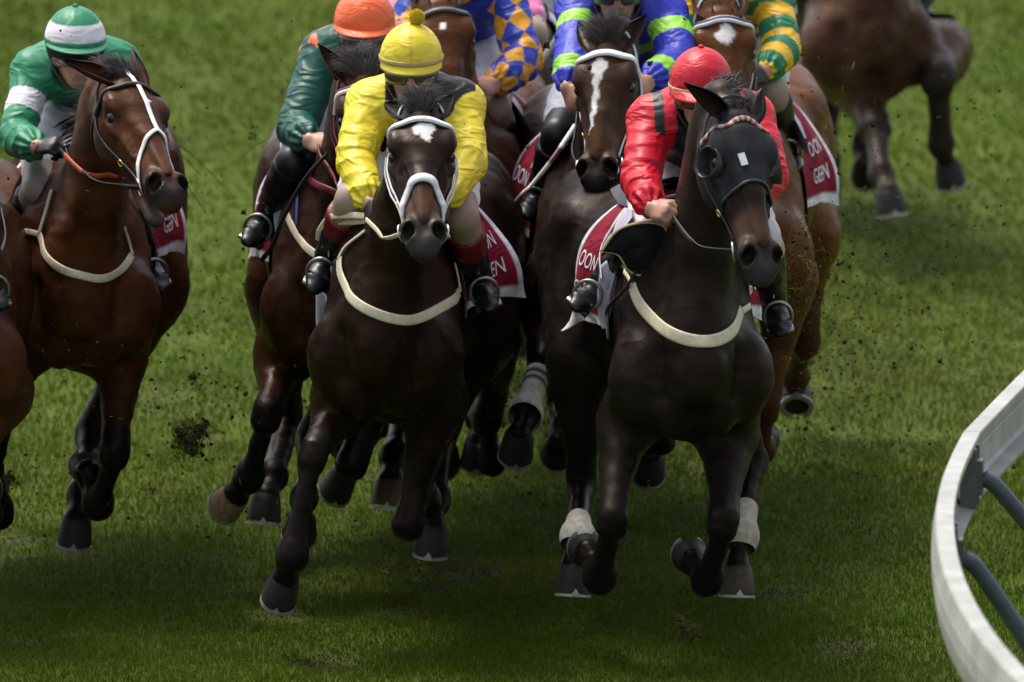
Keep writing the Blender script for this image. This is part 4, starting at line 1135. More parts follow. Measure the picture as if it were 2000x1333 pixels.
    # reins
    if S.get('rein', True):
        rc = S.get('reinc', LEATH)
        for s, i in ((-1, 0), (1, 1)):
            wr, d, sd, pn = rd.hands[i]; hp_ = wr + d * .085 + pn * .02
            a = bits[i]; q = a * .55 + hp_ * .45 - np.array([0, 0, .035]) + hr.l * s * .03
            P = spline([a, q, hp_], 40)
            dd = hr.B.dist(P)
            P2, _ = hr.B.onto(P, .012, 4); P = np.where((dd < .012)[:, None], P2, P)
            for _ in range(40): P[1:-1] = .25 * P[:-2] + .5 * P[1:-1] + .25 * P[2:]
            for _ in range(2):
                dd = hr.B.dist(P); P = P + hr.B.normal(P) * np.maximum(.008 - dd, 0)[:, None]
            mb = MB(); cols = np.tile(np.array(rc), (40, 1))
            if 'grip' in S: cols[26:36] = S['grip']
            mb.ribbon(P, hr.B.normal(P), .016, .005, c=cols); mb.obj("rein", M_STRAP, hr.ob)
    return root
def breastplate(hr, pix, w, col, extra=()):
    P = hit(hr, pix)
    o = strap_on(hr, P, w, col, "breastplate", hr.ob, 60, .004, .005)
    for e, ww in extra:
        strap_on(hr, hit(hr, e), ww, col, "breastplate_strap", o, 24, .007, .005)
    return o
def text_mesh(body, size):
    cu = bpy.data.curves.new("lettering", 'FONT'); cu.body = body; cu.size = size; cu.offset = .001; cu.align_x = 'CENTER'; cu.align_y = 'CENTER'; cu.resolution_u = 3
    o = bpy.data.objects.new("lettering", cu); COL.objects.link(o)
    me = bpy.data.meshes.new_from_object(o.evaluated_get(bpy.context.evaluated_depsgraph_get()))
    V = np.array([v.co[:] for v in me.vertices]); T = []
    for p in me.polygons:
        q = list(p.vertices); T += [(q[0], q[i], q[i + 1]) for i in range(1, len(q) - 1)]
    bpy.data.objects.remove(o); bpy.data.curves.remove(cu); bpy.data.meshes.remove(me)
    return V, np.array(T)
LINES = ("OON", "GEEN")
def saddle_cloth(hr, S):
    f0, f1, A = S.get('f0', -.42), S.get('f1', .0), S.get('ang', 1.80)
    nu, nv = 50, 97
    G = np.zeros((nu, nv, 3))
    fs = np.linspace(f0, f1, nu); an = np.linspace(-A, A, nv)
    for i, f in enumerate(fs): G[i] = [hr.T(f, .42 * math.sin(a), 1.22 + .42 * math.cos(a)) for a in an]
    P, N = hr.B.onto(G.reshape(-1, 3), .016, 5)
    P = P.reshape(nu, nv, 3); N = N.reshape(nu, nv, 3)
    uu = np.linspace(0, 1, nu)[:, None]; vv = np.linspace(-1, 1, nv)[None, :]
    rear = np.clip(1 - uu / .55, 0, 1) ** 1.5
    for s, (am, ri) in ((-1, S.get('flapl', (.05, .0))), (1, S.get('flapr', (.05, .0)))):
        lo = np.clip((s * vv - .35) / .65, 0, 1)
        k = rear * lo
        P = P + (k * am)[..., None] * (hr.l * s) + (k * ri)[..., None] * hr.u + ((.012 * np.sin(9 * vv + 5 * uu) + .010 * np.sin(15 * uu - 6 * vv)) * (k + .25 * lo * (1 - uu)))[..., None] * N
    bd = ((uu < .055) | (uu > .96) | (np.abs(vv) > .955)) & True
    C = np.where(bd[..., None], np.array((.72, .70, .76)), np.array(CRIM) * np.ones((nu, nv, 1)))
    mb = MB(); mb.grid(P, c=C); mb.grid(P - N * .005, c=C * .8, flip=True)
    for e in (P[0], P[-1]): pass
    o = mb.obj("saddle_cloth", M_CLOTH, hr.ob)
    def on(u, v):
        i = np.clip(u * (nu - 1), 0, nu - 1.001); j = np.clip((v + 1) / 2 * (nv - 1), 0, nv - 1.001)
        a, b = i.astype(int), j.astype(int); x, y = (i - a)[:, None], (j - b)[:, None]
        def q(M): return M[a, b] * (1 - x) * (1 - y) + M[a + 1, b] * x * (1 - y) + M[a, b + 1] * (1 - x) * y + M[a + 1, b + 1] * x * y
        return q(P) + q(N) * .004
    for s in (-1, 1):
        for k_, (tx, vc) in enumerate(zip(LINES, S.get('rows', (.66, .83)))):
            mb = MB(); V, T = text_mesh(tx, 1.0)
            V[:, :2] /= np.abs(V[:, :2]).max(0)
            u = S.get('uc', .36) - s * V[:, 0] * .22; v = s * (vc - V[:, 1] * .052)
            mb.add(on(u, v), T=T if s > 0 else T, c=(.75, .73, .78))
            mb.obj("lettering", M_INK, o, smooth=False)
    return o
def panel(hr, pix, Y, th, col, name, border=None, bw=5, bulge=0.02, parent=None, m=None):
    """a shaped leather or felt flap, its outline as the picture shows it, at its own depth with a thickness"""
    pts = np.array([at(x, y, hr.S['Y'] + Y) for x, y in pix])
    pts = spline(np.vstack([pts, pts[:1]]), 64)[:-1]
    ce = pts.mean(0); n = -nrm(ce - CAM)
    rings = []; cols = []
    for f, d in ((1, -.5), (1, .3), (.985, .5), (1 - bw / 100, .55), (1 - bw / 100 - .01, .5), (.7, .6), (.4, .6), (.02, .6)):
        b = bulge * (1 - f * f)
        rings.append(ce + (pts - ce) * f + n * (th * d + b))
        cols.append(np.tile(np.array(border if (border is not None and f > 1 - bw / 100 - .005) else col, float), (len(pts), 1)))
    rings.append(ce + (pts - ce) * .02 - n * th * .5); cols.append(cols[-1]); rings.append(ce + (pts - ce) * .999 - n * th * .5); cols.append(cols[0])
    mb = MB(); mb.grid(np.array(rings), closed_v=True, c=np.array(cols), flip=True)
    return mb.obj(name, m or M_STRAP, parent or hr.ob)
def saddle(hr, col=(.02, .018, .02), flap=(.50, .48, .56)):
    nu, nv = 24, 41
    G = np.array([[hr.T(f, .34 * math.sin(a), 1.30 + .34 * math.cos(a)) for a in np.linspace(-.62, .62, nv)] for f in np.linspace(-.50, -.06, nu)])
    P, N = hr.B.onto(G.reshape(-1, 3), .03, 5); P = P.reshape(nu, nv, 3); N = N.reshape(nu, nv, 3)
    P = P + hr.u * (.03 * (np.linspace(-1, 1, nu) ** 2))[:, None, None]
    mb = MB(); mb.grid(P); mb.grid(P - N * .02, flip=True)
    mb.C = [np.tile(np.array(col), (len(v), 1)) for v in mb.V]
    o = mb.obj("saddle", M_BOOT, hr.ob)
    for s in (-1, 1):
        G = np.array([[hr.T(f + .12 * (a - .6), s * .40 * math.sin(a), 1.26 + .40 * math.cos(a)) for a in np.linspace(.55, 1.12, 24)] for f in np.linspace(-.24, .04, 16)])
        P, N = hr.B.onto(G.reshape(-1, 3), .026, 5); P = P.reshape(16, 24, 3); N = N.reshape(16, 24, 3)
        P = P + (np.linspace(0, 1, 16) ** 2 * .035)[:, None, None] * hr.l * s
        mb = MB(); mb.grid(P, flip=s < 0); mb.grid(P - N * .006, flip=s > 0)
        mb.C = [np.tile(np.array(flap), (len(v), 1)) for v in mb.V]
        mb.obj("saddle_flap", M_STRAP, o)
    return o
def hood(hr):
    t, l, n = hr.hc; V, F = hr.V, hr.F
    lim = .285 + .05 * np.clip(np.abs(l) / .09, 0, 1) ** 2 + .06 * smooth01(.0, -.08, n)
    ok = hr.isH & (t > .03) & (t < lim) & (n > -.13)
    for s in (-1, 1):
        ok &= ((t - .199) / .042) ** 2 + ((n - .008) / .038) ** 2 + ((l - s * .1) / .06) ** 2 > 1
    N = vnormals(V, F)
    f = F[ok[F].all(1)]
    idx = np.unique(f); mp = np.full(len(V), -1); mp[idx] = np.arange(len(idx))
    m = MB(); m.add(V[idx] + N[idx] * .004, mp[f], c=(.012, .012, .015))
    o = m.obj("blinker_hood", material("hood_cloth", attr=True, rough=.6, spec=.22, noise=(50, .25), bump=(350, .4, .001)), hr.ob)
    H = hr.H
    P = [H.P(.285 + .05 * min(1, abs(x) / .09) ** 2, x, y) for x, y in ((-.082, -.02), (-.066, .03), (-.035, .058), (0, .066), (.035, .058), (.066, .03), (.082, -.02))]
    strap_on(hr, P, .010, (.03, .03, .034), "hood_edge", o, 40, .006, .006)
    for s in (-1, 1):
        ce = H.P(.199, s * .096, .008); m = MB()
        rows = []
        ax = np.stack([H.t, H.n, H.l * s])
        for k_, (r_, z_) in enumerate(((.048, -.022), (.052, .0), (.052, .016), (.049, .020), (.046, .014), (.044, -.015))):
            ring = []
            for a in np.linspace(0, 2 * math.pi, 40, endpoint=False):
                back = .5 - .5 * math.sin(a)                      # deeper behind the eye than in front
                ring.append(ce + H.s * (H.t * r_ * math.cos(a) + H.n * r_ * .92 * math.sin(a) + H.l * s * (z_ * (.35 + back * 1.9) + .006)))
            rows.append(ring)
        m.grid(np.array(rows), closed_v=True, c=(.02, .02, .023))
        m.obj("eye_cup", M_BOOT, o)
    P = hit(hr, [(1446, 301), (1450, 313), (1454, 325)])
    Q, N_ = hr.B.onto(spline(P, 10), .010, 4)
    m = MB(); m.ribbon(Q, N_, .024, .003, c=(.75, .76, .82)); m.obj("white_patch", M_STRAP, o)
    return o
def bandage(hr, key, a0, a1, col, rings=()):
    c = hr.legs[key][0]
    Q = [c[2] + (c[3] - c[2]) * x for x in np.linspace(a0, min(a1, 1.0), 14)]
    if a1 > 1: Q += [c[3] + (c[4] - c[3]) * (x - 1) for x in np.linspace(1.05, a1, 5)]
    Q = np.array(Q); m = MB(); T = np.gradient(Q, axis=0); rows = []; cols = []
    for p, t in zip(Q, T):
        t = nrm(t); A = nrm(hr.l - t * (hr.l @ t)); Bx = np.cross(t, A); ring = []
        g = np.array([p + (A * math.cos(a) + Bx * math.sin(a)) * .03 for a in np.linspace(0, 2 * math.pi, 28, endpoint=False)])
        for _ in range(5): g = g - ((hr.B.dist(g) - .006)[:, None]) * np.array([nrm(x - p) for x in g]) * .8
        rows.append(g); cols.append(np.tile(np.array(col), (28, 1)))
    for i in rings: cols[i] = np.tile(np.array((.01, .01, .012)), (28, 1))
    m.grid(np.array(rows), closed_v=True, c=np.array(cols), flip=True)
    return m.obj("leg_bandage", M_BANDAGE, hr.ob)
M_BANDAGE = material("bandage_cloth", attr=True, rough=.8, spec=.1, noise=(45, .25, 8), bump=(160, .6, .003))
# ------------------------------------------------------------------ turf
def ground_material():
    m = material("turf_soil", (.062, .088, .009), .9, .1, noise=(1.3, .25, 10), bump=(14, .6, .03))
    return m
mb = MB()
xs = np.array([-900, -60, -8, -4, 4, 8, 60, 900.0]); ys = np.array([-60, -8, -2, 6, 20, 60, 300, 1500.0])
GX, GY = np.meshgrid(xs, ys, indexing='ij')
mb.grid(np.stack([GX, GY, np.zeros_like(GX)], -1))
tag(mb.obj("ground", ground_material()), None, kind="structure")
def grass():
    nt_ = 0; P = []
    for y0, y1, den in ((-1.6, 1.0, 7200), (1.0, 4.0, 4800), (4.0, 8.0, 2600), (8.0, 19.0, 1300)):
        xw = 2.15 if y0 < 4 else 2.5
        n = int((y1 - y0) * 2 * xw * den)
        P.append(np.stack([rng.uniform(-xw, xw, n), rng.uniform(y0, y1, n)], 1))
    n = 42000; q = np.stack([rng.uniform(2.1, 4.6, n) * rng.choice([-1, 1], n), rng.uniform(-2.2, 17, n)], 1); P.append(q)   # thinner sward beyond the running line
    P = np.vstack(P); n = len(P)
    Q = np.c_[P, np.zeros(n)]
    clump = wob(Q, 9, 1) + .7 * wob(Q, 24, 2); patch = wob(Q, 1.7, 3) + .6 * wob(Q, 4.5, 4)
    h = rng.uniform(.016, .038, n) * (1 + .30 * np.clip(clump, -1, 1)); w = rng.uniform(.0011, .0026, n)
    far = np.clip((P[:, 1] - 2) / 10, 0, 1); w *= 1 + far * 1.0
    a = rng.uniform(0, 2 * math.pi, n); lean = rng.uniform(.15, 1.5, n); da = rng.uniform(0, 2 * math.pi, n)
    s = np.stack([np.cos(a), np.sin(a), np.zeros(n)], 1) * w[:, None]
    d = np.stack([np.cos(da), np.sin(da), np.zeros(n)], 1) * (lean * h)[:, None]
    up = np.zeros((n, 3)); up[:, 2] = h
    V = np.empty((n, 5, 3)); V[:, 0] = Q - s; V[:, 1] = Q + s
    V[:, 2] = Q - s * .75 + d * .3 + up * .62; V[:, 3] = Q + s * .75 + d * .3 + up * .62
    V[:, 4] = Q + d + up * (1 - .35 * lean[:, None])
    i = np.arange(n)[:, None] * 5
    F = np.hstack([i, i + 1, i + 3, i + 2]); T = np.hstack([i + 2, i + 3, i + 4])
    c = np.array([.060, .106, .0045]) * (1 + .30 * np.clip(patch, -1, 1))[:, None]
    mix = np.clip(.35 + .45 * wob(Q, 3.1, 5), 0, 1)[:, None]
    c = c * (1 - mix) + np.array([.090, .120, .006]) * mix
    c *= rng.uniform(.76, 1.22, n)[:, None]
    dry = rng.random(n) < .02; c[dry] = np.array([.20, .18, .06]) * rng.uniform(.5, 1.2, dry.sum())[:, None]
    worn_haze = smooth01(2.5, 5.5, P[:, 1]) * smooth01(11, 6.5, P[:, 1]) * smooth01(-.3, .8, P[:, 0]) * .35  # worn brown turf, plus haze of airborne dirt painted into the blade colour
    c = c * (1 - worn_haze[:, None]) + np.array([.085, .080, .030]) * worn_haze[:, None]
    dv = rng.uniform([-2.0, -.3], [2.2, 14], (70, 2)); dr = rng.uniform(.035, .12, 70)
    for (x, y), r in zip(dv, dr):                             # torn divots: bare earth and flattened blades
        dd = np.hypot((P[:, 0] - x), (P[:, 1] - y) * .7) / r + .35 * wob(Q, 40, 2)
        k = dd < 1
        V[k, 2:, 2] *= .35; c[k] = np.array([.042, .030, .016]) * rng.uniform(.5, 1.5, k.sum())[:, None]
    C = np.repeat(c[:, None], 5, 1)
    me = mesh_from("grass", V.reshape(-1, 3), F, C.reshape(-1, 3), False, T)
    m = material("grass_blades", attr=True, rough=.5, spec=.10)
    nt = m.node_tree; b = nt.nodes["Principled BSDF"]; out = nt.nodes["Material Output"]
    tr = nt.nodes.new("ShaderNodeBsdfTranslucent"); mx = nt.nodes.new("ShaderNodeMixShader"); mx.inputs[0].default_value = .48
    at_ = [x for x in nt.nodes if x.type == 'ATTRIBUTE'][0]
    nt.links.new(at_.outputs["Color"], tr.inputs[0]); nt.links.new(b.outputs[0], mx.inputs[1]); nt.links.new(tr.outputs[0], mx.inputs[2]); nt.links.new(mx.outputs[0], out.inputs[0])
    tag(link("grass", me, m), None, kind="stuff")
grass()
# ------------------------------------------------------------------ flying turf
M_SOIL = material("soil", attr=True, rough=.95, spec=.1, noise=(120, .4, 6))
def clod_mesh(name, r, ngrass, seed):
    rg = np.random.default_rng(seed); m = MB()
    th = np.linspace(.01, math.pi - .01, 6); ph = np.linspace(0, 2 * math.pi, 8, endpoint=False)
    A, P = np.meshgrid(th, ph, indexing='ij')
    D = np.stack([np.sin(A) * np.cos(P), np.sin(A) * np.sin(P), np.cos(A)], -1)
    n = 3 if r < .010 else int(26 + 1000 * r)
    sub = rg.normal(size=(4, 3)) * np.array([.45, .4, .55])
    for i in range(n):                                         # a crumbling cluster of lumps
        ce = (sub[i % 4] + rg.normal(size=3) * np.array([.34, .34, .30])) * r if i else np.zeros(3); q = r * (rg.uniform(.05, .24) if n > 3 else rg.uniform(.4, .8))
        rr = q * (1 + .35 * wob(D + rg.normal(size=3) * 3, 3.0, i % 4) + .2 * rg.normal(size=D.shape[:2]))
        m.grid(ce + D * rr[..., None] * rg.uniform(.5, 1.2, 3), closed_v=True, c=np.array((.050, .033, .019)) * rg.uniform(.4, 1.7))
    for i in range(ngrass):
        d = nrm(rg.normal(size=3) + np.array([0, 0, .5])); p0 = (sub[i % 4] + rg.normal(size=3) * .3) * r
        p1 = p0 + d * r * rg.uniform(.3, .8); p2 = p1 + nrm(d + rg.normal(size=3) * 1.1) * r * rg.uniform(.3, .8)
        m.strand(spline([p0, p1, p2], 5), max(.0008, min(r * .025, .0016)), np.array((.07, .10, .016)) * rg.uniform(.4, 1.6))
    me = mesh_from(name, np.vstack(m.V), np.vstack(m.Q), np.vstack(m.C), False, np.vstack(m.T) if m.T else None)
    me.materials.append(M_SOIL)
    return me
BIG = [(370, 868, .6, .058, 300, "large grassy clod of turf in the air left of the orange-capped rider's horse"), (22, 938, .9, .028, 60, "dark clod of turf in the air at the left edge below the green jockey"), (374, 738, 1.2, .020, 30, "medium clod of turf with grass above the largest flying clod"),
       (492, 262, 1.8, .014, 20, "small grassy divot with a long blade, beside the orange-capped jockey's sleeve"), (585, 112, 3.0, .013, 2, "blurred brown clod against the grass left of the orange cap"), (1808, 522, 5, .017, 3, "brown clod in the air right of the chestnut horse, upper of two"),
       (1822, 560, 5.2, .014, 4, "brown clod in the air right of the chestnut horse, lower of two"), (768, 1108, -.5, .024, 70, "dark tuft of turf in the air under the yellow jockey's horse"), (815, 1118, -.3, .032, 130, "broad crumbling clod beneath the hooves of the yellow jockey's horse"),
       (1345, 1232, -.5, .036, 90, "crumbling clod low on the grass in front of the red jockey's horse"), (1000, 672, 2.4, .026, 10, "brown clod beside the bandaged foreleg of the blaze-faced horse"), (297, 958, .4, .011, 6, "small dark clod below the largest flying clod"), (965, 775, 2.6, .022, 14, "dark clod above the bandaged leg's hoof"), (1808, 928, .2, .012, 5, "black crumb of turf left of the white rail's bracket")]
for k_, (px, py, Y, r, ng, lab) in enumerate(BIG):
    o = link("turf_clod", clod_mesh("turf_clod", r, ng, 11 + k_), None); o.location = at(px, py, Y); o.rotation_euler = rng.uniform(0, 6, 3) * np.array([.2, .2, 1])
    tag(o, lab, "turf clod", "clods of turf kicked up by the hooves")
small = [clod_mesh("turf_clod", .007, 5, 40 + i) for i in range(5)]
for k_ in range(120):
    if k_ < 45: p = (rng.uniform(1540, 1960), rng.uniform(40, 900), rng.uniform(1, 8))
    elif k_ < 85: p = (rng.uniform(930, 1110), rng.uniform(560, 900), rng.uniform(1.5, 4))
    elif k_ < 100: p = (rng.uniform(330, 620), rng.uniform(20, 700), rng.uniform(1, 5))
    else: p = (rng.uniform(240, 480), rng.uniform(600, 1010), rng.uniform(.5, 3))
    o = link("turf_crumb", small[k_ % 5], None); o.location = at(*p); o.rotation_euler = rng.uniform(0, 6, 3); s_ = rng.uniform(.45, 1.15); o.scale = (s_, s_, s_)
    tag(o, "small dark crumb of turf flying in the air over the grass", "turf crumb", "small crumbs of turf in the air")
def flecks():
    n = 11000; zone = rng.random(n)
    px = np.where(zone < .34, rng.normal(1640, 120, n), np.where(zone < .62, rng.normal(1010, 70, n), np.where(zone < .76, rng.normal(370, 150, n), rng.uniform(0, 2000, n))))
    py = np.where(zone < .34, rng.normal(690, 210, n), np.where(zone < .62, rng.normal(730, 170, n), np.where(zone < .76, rng.normal(760, 210, n), rng.uniform(0, 1200, n))))
    Y = np.where(zone < .34, rng.uniform(.5, 7, n), np.where(zone < .62, rng.uniform(1.8, 5, n), rng.uniform(.2, 4.5, n)))
    k = np.arange(n) < 1600                                   # a dense spray in front of the chestnut's quarters
    px[k] = rng.normal(1555, 38, k.sum()); py[k] = rng.normal(545, 60, k.sum()); Y[k] = rng.uniform(1.0, 1.9, k.sum())
    P = np.array([at(a, b, c) for a, b, c in zip(px, py, Y)]); P = P[P[:, 2] > .02]; n = len(P)
    r = rng.gamma(1.6, .0009, n) + .0005; r[:1400] *= .6
    T = np.array([[1, 1, 1], [1, -1, -1], [-1, 1, -1], [-1, -1, 1]], float)
    V = P[:, None] + T[None] * r[:, None, None] * rng.uniform(.4, 1.6, (n, 4, 1))
    i = np.arange(n)[:, None] * 4
    F = np.vstack([np.hstack([i + a, i + b, i + c]) for a, b, c in ((0, 1, 2), (0, 3, 1), (0, 2, 3), (1, 3, 2))])
    C = np.tile(np.array([.026, .018, .011]), (n, 1)) * rng.uniform(.5, 2, n)[:, None]
    g = rng.random(n) < .10
    V[g] = P[g][:, None] + (T[None] * np.array([.0009, .0009, .0009])) + (np.array([0, 1, 0, 1])[None, :, None] * (rng.normal(size=(g.sum(), 1, 3)) * .012))
    C[g] = np.array([.20, .21, .05]) * rng.uniform(.5, 1.3, g.sum())[:, None]
    me = mesh_from("flying_dirt", V.reshape(-1, 3), None, np.repeat(C, 4, 0), False, F)
    tag(link("flying_dirt", me, M_SOIL), None, kind="stuff")
flecks()
# ------------------------------------------------------------------ running rail
def at_z(px, py, z):
    d = ray(px, py); return CAM + d * ((z - CAM[2]) / d[2])
M_RAIL = material("white_rail_plastic", (.35, .35, .32), .5, .3, noise=(7, .22, 9), bump=(60, .12, .002))
M_POST = material("grey_post_paint", (.05, .062, .08), .45, .4, noise=(20, .15), bump=(80, .2, .002))
M_GREY = material("grey_bracket", (.11, .115, .12), .5, .4, noise=(30, .2))
RZ = 1.12
key = [(2330, 420), (2160, 580), (2000, 736), (1897, 842), (1873, 890), (1853, 945), (1844, 1010), (1852, 1085), (1876, 1155), (1918, 1228), (1975, 1298), (2060, 1380), (2180, 1480)]
kp = np.array([at_z(x, y, RZ) for x, y in key])
rail = bpy.data.objects.new("running_rail", None); COL.objects.link(rail); rail.location = (kp[6][0], kp[6][1], 0)
tag(rail, "curved white running rail on grey raked posts at the right edge", "rail")
bpy.context.view_layer.update()
RI = np.array(rail.location)
PROF = [(-.050, -.020), (-.050, -.004), (-.046, .0), (.034, .0), (.042, -.006), (.058, -.060), (.055, -.064), (.059, -.068), (.062, -.110), (.058, -.114), (.061, -.118), (.054, -.165), (.044, -.196), (.030, -.208), (-.050, -.212), (-.054, -.200), (.020, -.190), (.034, -.178), (.042, -.150), (.046, -.118), (.042, -.112), (.046, -.106), (.044, -.068), (.038, -.062), (.042, -.056), (.034, -.022)]
PROF = [(a * .62, b) for a, b in PROF]
def beam(P, name):
    T = np.gradient(P, axis=0); rows = []
    for p, t in zip(P, T):
        t = nrm(t * np.array([1, 1, 0])); o = np.array([t[1], -t[0], 0]); o = o if o[0] < 0 else -o
        rows.append([p + o * a + np.array([0, 0, b]) - RI for a, b in PROF])
    m = MB(); m.loft(np.array(rows))
    o = m.obj(name, M_RAIL, rail); o.data.set_sharp_from_angle(angle=R(22)); return o
b1 = beam(spline(kp[:4], 24), "rail_beam"); P2 = spline(kp[3:], 90); P2 = P2 + nrm(P2[1] - P2[0]) * .006
beam(P2, "rail_beam")
ALL = np.vstack([spline(kp[:4], 40), P2])
for i, (px, py, foot) in enumerate(((1893, 868, (.74, .02)), (1850, 1022, (.62, -.02)), (2060, 660, (.74, .1)))):
    q = at_z(px, py, RZ); j = int(np.argmin(np.linalg.norm(ALL - q, axis=1))); j = min(max(j, 1), len(ALL) - 2)
    t = nrm(ALL[j + 1] - ALL[j - 1]); o = np.array([-t[1], t[0], 0]); o = o if o[0] > 0 else -o
    c0 = ALL[j] + o * .005 - np.array([0, 0, .105])
    AX = np.stack([t, o, np.array([0, 0, 1.])])
    m = MB(); m.box(c0 - RI, .10, .030, .17, AX); m.box(c0 + o * .03 - RI, .055, .045, .11, AX); m.box(c0 + o * .012 + t * .045 - RI, .012, .05, .19, AX); m.box(c0 + o * .012 - t * .045 - RI, .012, .05, .19, AX)
    m.obj("bracket", M_GREY, rail, smooth=False)
    a = c0 + o * .05; g = np.array([a[0] + foot[0], a[1] + foot[1], 0.0])
    P = spline([a, a * .92 + g * .08 + np.array([.02, 0, .01]), a * .5 + g * .5 + np.array([.02, 0, .03]), g], 30)
    m = MB(); m.tube(P - RI, .026, 16); m.obj("post", M_POST, rail)
# ------------------------------------------------------------------ the field
HR = {}; RD = {}
for k_ in (TEST if 'TEST' in globals() else SPEC):
    HR[k_] = build_horse(SPEC[k_]); RD[k_] = build_rider(HR[k_], RID[k_])
def chk(a, b, n): return lambda i: a if (i // n) % 2 else b
BR = dict(
    yellow=dict(cheek=BWHITE, brow=BWHITE, bw=.024, nose=(.335, .43, .030, BWHITE), double=True, reinc=CREAM, throatc=LEATH),
    red=dict(cheek=LEATH, brow=chk((.30, .06, .06), (.42, .34, .33), 3), bw=.018, reinc=LEATH, bt=.07),
    green=dict(cheek=LEATH, brow=(.02, .015, .016), bw=.022, cheeker=True, reinc=LEATH, grip=(.5, .10, .03), bit=(.47, .062, -.045)),
    orange=dict(cheek=MAROON, brow=(.72, .70, .72), brow2=MAROON, bw=.030, double=True, reinc=MAROON),
    diamond=dict(cheek=LEATH, brow=(.10, .10, .11), bw=.020),
    blue=dict(cheek=(.62, .64, .66), brow=BWHITE, bw=.028, w=.014),
    chestnut=dict(cheek=(.6, .6, .62), brow=(.70, .70, .72), brow2=NAVY, bw=.030, w=.013),
    edge=dict(), pink=dict(rein=False), far=dict())
SC = dict(yellow=dict(flapr=(.09, .03), flapl=(.0, .0)), red=dict(flapl=(.03, .0)), green=dict(flapr=(.03, 0)), orange=dict(), diamond=dict(), blue=dict(), chestnut=dict(flapr=(.05, 0)), edge=dict(), pink=dict(), far=dict())
for k_ in HR:
    h_, r_ = HR[k_], RD[k_]
    bridle(h_, r_, BR[k_])
    if k_ != 'edge': saddle(h_); saddle_cloth(h_, SC[k_])
if 'yellow' in HR:
    h_ = HR['yellow']
    breastplate(h_, [(664, 506), (668, 545), (692, 588), (742, 616), (800, 627), (852, 607), (893, 572)], .034, CREAM, [([(664, 506), (680, 480), (716, 452)], .012), ([(893, 572), (890, 545), (884, 515)], .012)])
    panel(h_, [(654, 548), (645, 525), (660, 500), (690, 482), (678, 510), (672, 560)], .28, .006, (.42, .36, .46), "saddle_flap_edge", (.55, .53, .62))
    panel(h_, [(617, 565), (628, 560), (640, 590), (637, 640), (628, 682), (618, 640)], .55, .006, (.30, .30, .32), "cloth_edge", (.62, .62, .66), 20)
    w_, d_, s_, n_ = RD['yellow'].hands[0]
    P = [w_ + d_ * .07, at(690, 421, .05), at(648, 424, .15), at(626, 448, .25), at(622, 470, .3)]
    m = MB(); P = spline(P, 30); m.ribbon(P, np.tile(np.array([-.2, -1, .3]), (30, 1)), .022, .005, c=CREAM); m.obj("rein_loop", M_STRAP, h_.ob)
    P = [w_ + d_ * .07 - np.array([0, 0, .01]), at(690, 434, .07), at(652, 436, .17), at(634, 456, .25), at(628, 474, .32)]
    m = MB(); P = spline(P, 30); m.ribbon(P, np.tile(np.array([-.2, -1, .3]), (30, 1)), .020, .005, c=np.array(CREAM) * .8); m.obj("rein_loop", M_STRAP, h_.ob)
if 'red' in HR:
    h_ = HR['red']; hood(h_)
    breastplate(h_, [(1236, 560), (1262, 610), (1312, 652), (1375, 669), (1425, 652), (1446, 608)], .042, CREAM, [([(1446, 608), (1462, 598), (1478, 585)], .022), ([(1236, 560), (1228, 540), (1220, 520)], .014)])
    panel(h_, [(1170, 492), (1205, 448), (1262, 432), (1305, 446), (1296, 505), (1262, 540), (1228, 532), (1205, 500)], .06, .03, (.006, .006, .007), "knee_roll", (.42, .33, .18), 9, m=M_CLOTH)
    panel(h_, [(1172, 520), (1192, 505), (1212, 512), (1206, 560), (1190, 620), (1176, 642), (1166, 590)], .30, .006, (.40, .38, .48), "saddle_flap_edge", (.58, .57, .66), 12)
    strap_on(h_, hit(h_, [(1290, 466), (1255, 520), (1225, 575), (1190, 628)]), .014, LEATH, "martingale_strap", h_.ob, 30, .02, .006)
    bandage(h_, 'hl', .70, 1.25, (.74, .69, .58)); bandage(h_, 'hr', .62, 1.35, (.42, .38, .30))
if 'green' in HR:
    h_ = HR['green']
    breastplate(h_, [(78, 458), (90, 500), (128, 530), (190, 546), (232, 530), (256, 500)], .028, CREAM, [([(80, 455), (92, 415), (104, 372)], .016), ([(78, 458), (40, 452), (12, 470)], .020), ([(256, 500), (248, 470), (240, 445)], .012)])
if 'orange' in HR:
    h_ = HR['orange']
    breastplate(h_, [(560, 412), (570, 440), (588, 470), (612, 494), (650, 515)], .028, CREAM)
    strap_on(h_, hit(h_, [(604, 340), (612, 356), (640, 368), (672, 384)]), .026, MAROON, "neck_strap", h_.ob, 24, .008, .007)
    panel(h_, [(534, 395), (545, 355), (580, 335), (578, 375), (560, 430), (545, 480), (536, 440)], .25, .006, (.50, .47, .58), "saddle_flap_edge", (.66, .64, .74), 10)
    panel(h_, [(566, 322), (612, 298), (618, 330), (588, 380), (570, 385)], .20, .01, (.36, .30, .20), "girth_pad", (.46, .40, .28), 8)
    strap_on(h_, hit(h_, [(592, 360), (586, 410), (584, 440)]), .012, (.06, .06, .30), "blue_strap", h_.ob, 14, .012, .004)
if 'diamond' in HR:
    panel(HR['diamond'], [(952, 300), (975, 310), (985, 345), (975, 375), (958, 352)], .22, .008, (.08, .085, .12), "saddle_flap_edge", (.12, .12, .18), 8)
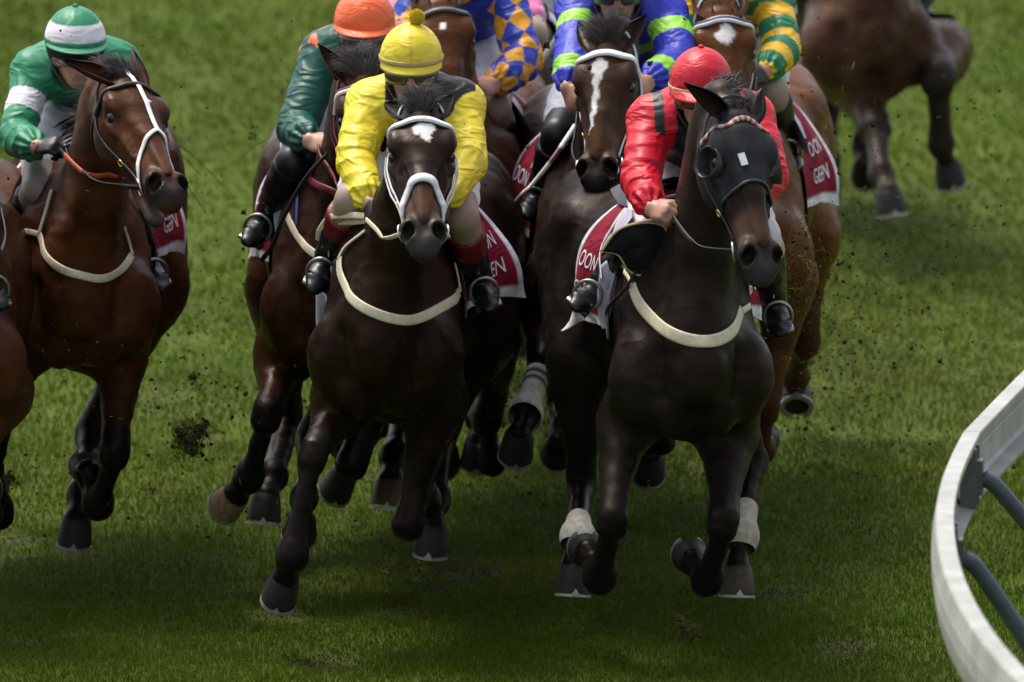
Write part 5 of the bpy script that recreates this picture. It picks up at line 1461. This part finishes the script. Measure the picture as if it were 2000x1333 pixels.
if 'blue' in HR:
    h_ = HR['blue']
    P = hit(h_, [(1116, 345), (1128, 368), (1150, 382), (1184, 390), (1225, 386)])
    o_ = strap_on(h_, P, .034, (.10, .10, .35), "breastplate", h_.ob, 40, .006, .008); strap_on(h_, P, .018, (.62, .60, .64), "breastplate_stripe", o_, 40, .012, .006); strap_on(h_, P, .006, (.40, .02, .03), "breastplate_stripe", o_, 40, .016, .006)
    panel(h_, [(1068, 405), (1066, 370), (1080, 330), (1110, 308), (1098, 345), (1084, 395), (1074, 420)], .25, .006, (.46, .45, .50), "saddle_flap_edge", (.60, .59, .66), 8)
    bandage(h_, 'fl', .26, 1.10, (.80, .78, .74), (2, 4))
if 'far' in HR:
    panel(HR['far'], [(1560, 70), (1604, 58), (1616, 100), (1624, 150), (1592, 154), (1558, 157), (1562, 110)], .45, .008, CRIM, 'cloth_corner', (.62, .60, .66), 9, m=M_CLOTH)
# whips are held, so they are things of their own
def whip(P, r0, r1, cols, label):
    P = spline(P, 40); m = MB(); m.tube(P, np.linspace(r0, r1, 40), 8, c=(1, 1, 1))
    V = m.V[0]; c = np.zeros((len(V), 3)); f = np.repeat(np.linspace(0, 1, 40), 8)
    for t, col in cols: c[f >= t] = col
    m.C[0] = c; m.C = [c] + [np.tile(np.array(cols[-1][1]), (len(v), 1)) for v in m.V[1:]]
    tag(m.obj("whip", M_STRAP), label, "whip")
if 'blue' in RD:
    whip([at(1124, 246, 1.35), at(1080, 310, 1.25), at(1038, 362, 1.2), at(1022, 376, 1.15), at(1004, 396, 1.15)], .010, .004, [(0, (.72, .72, .74)), (.16, (.14, .02, .03)), (.3, (.45, .42, .36)), (.8, (.30, .26, .20))], "pale slanting whip with a white and maroon grip, by the blue jockey's hand")
if 'orange' in RD:
    whip([at(640, 300, .8), at(596, 350, .85), at(552, 430, .95), at(534, 476, 1.0), at(512, 508, 1.05)], .006, .009, [(0, (.010, .009, .010))], "thin black whip slanting down beside the orange-capped jockey's boot")
if 'pink' in RD:
    whip([at(1112, 30, 4.4), at(1085, 80, 4.4), at(1052, 126, 4.4)], .012, .010, [(0, (.50, .32, .26)), (.3, (.55, .53, .50))], "blurred pale whip held behind the blue jockey's sleeve")
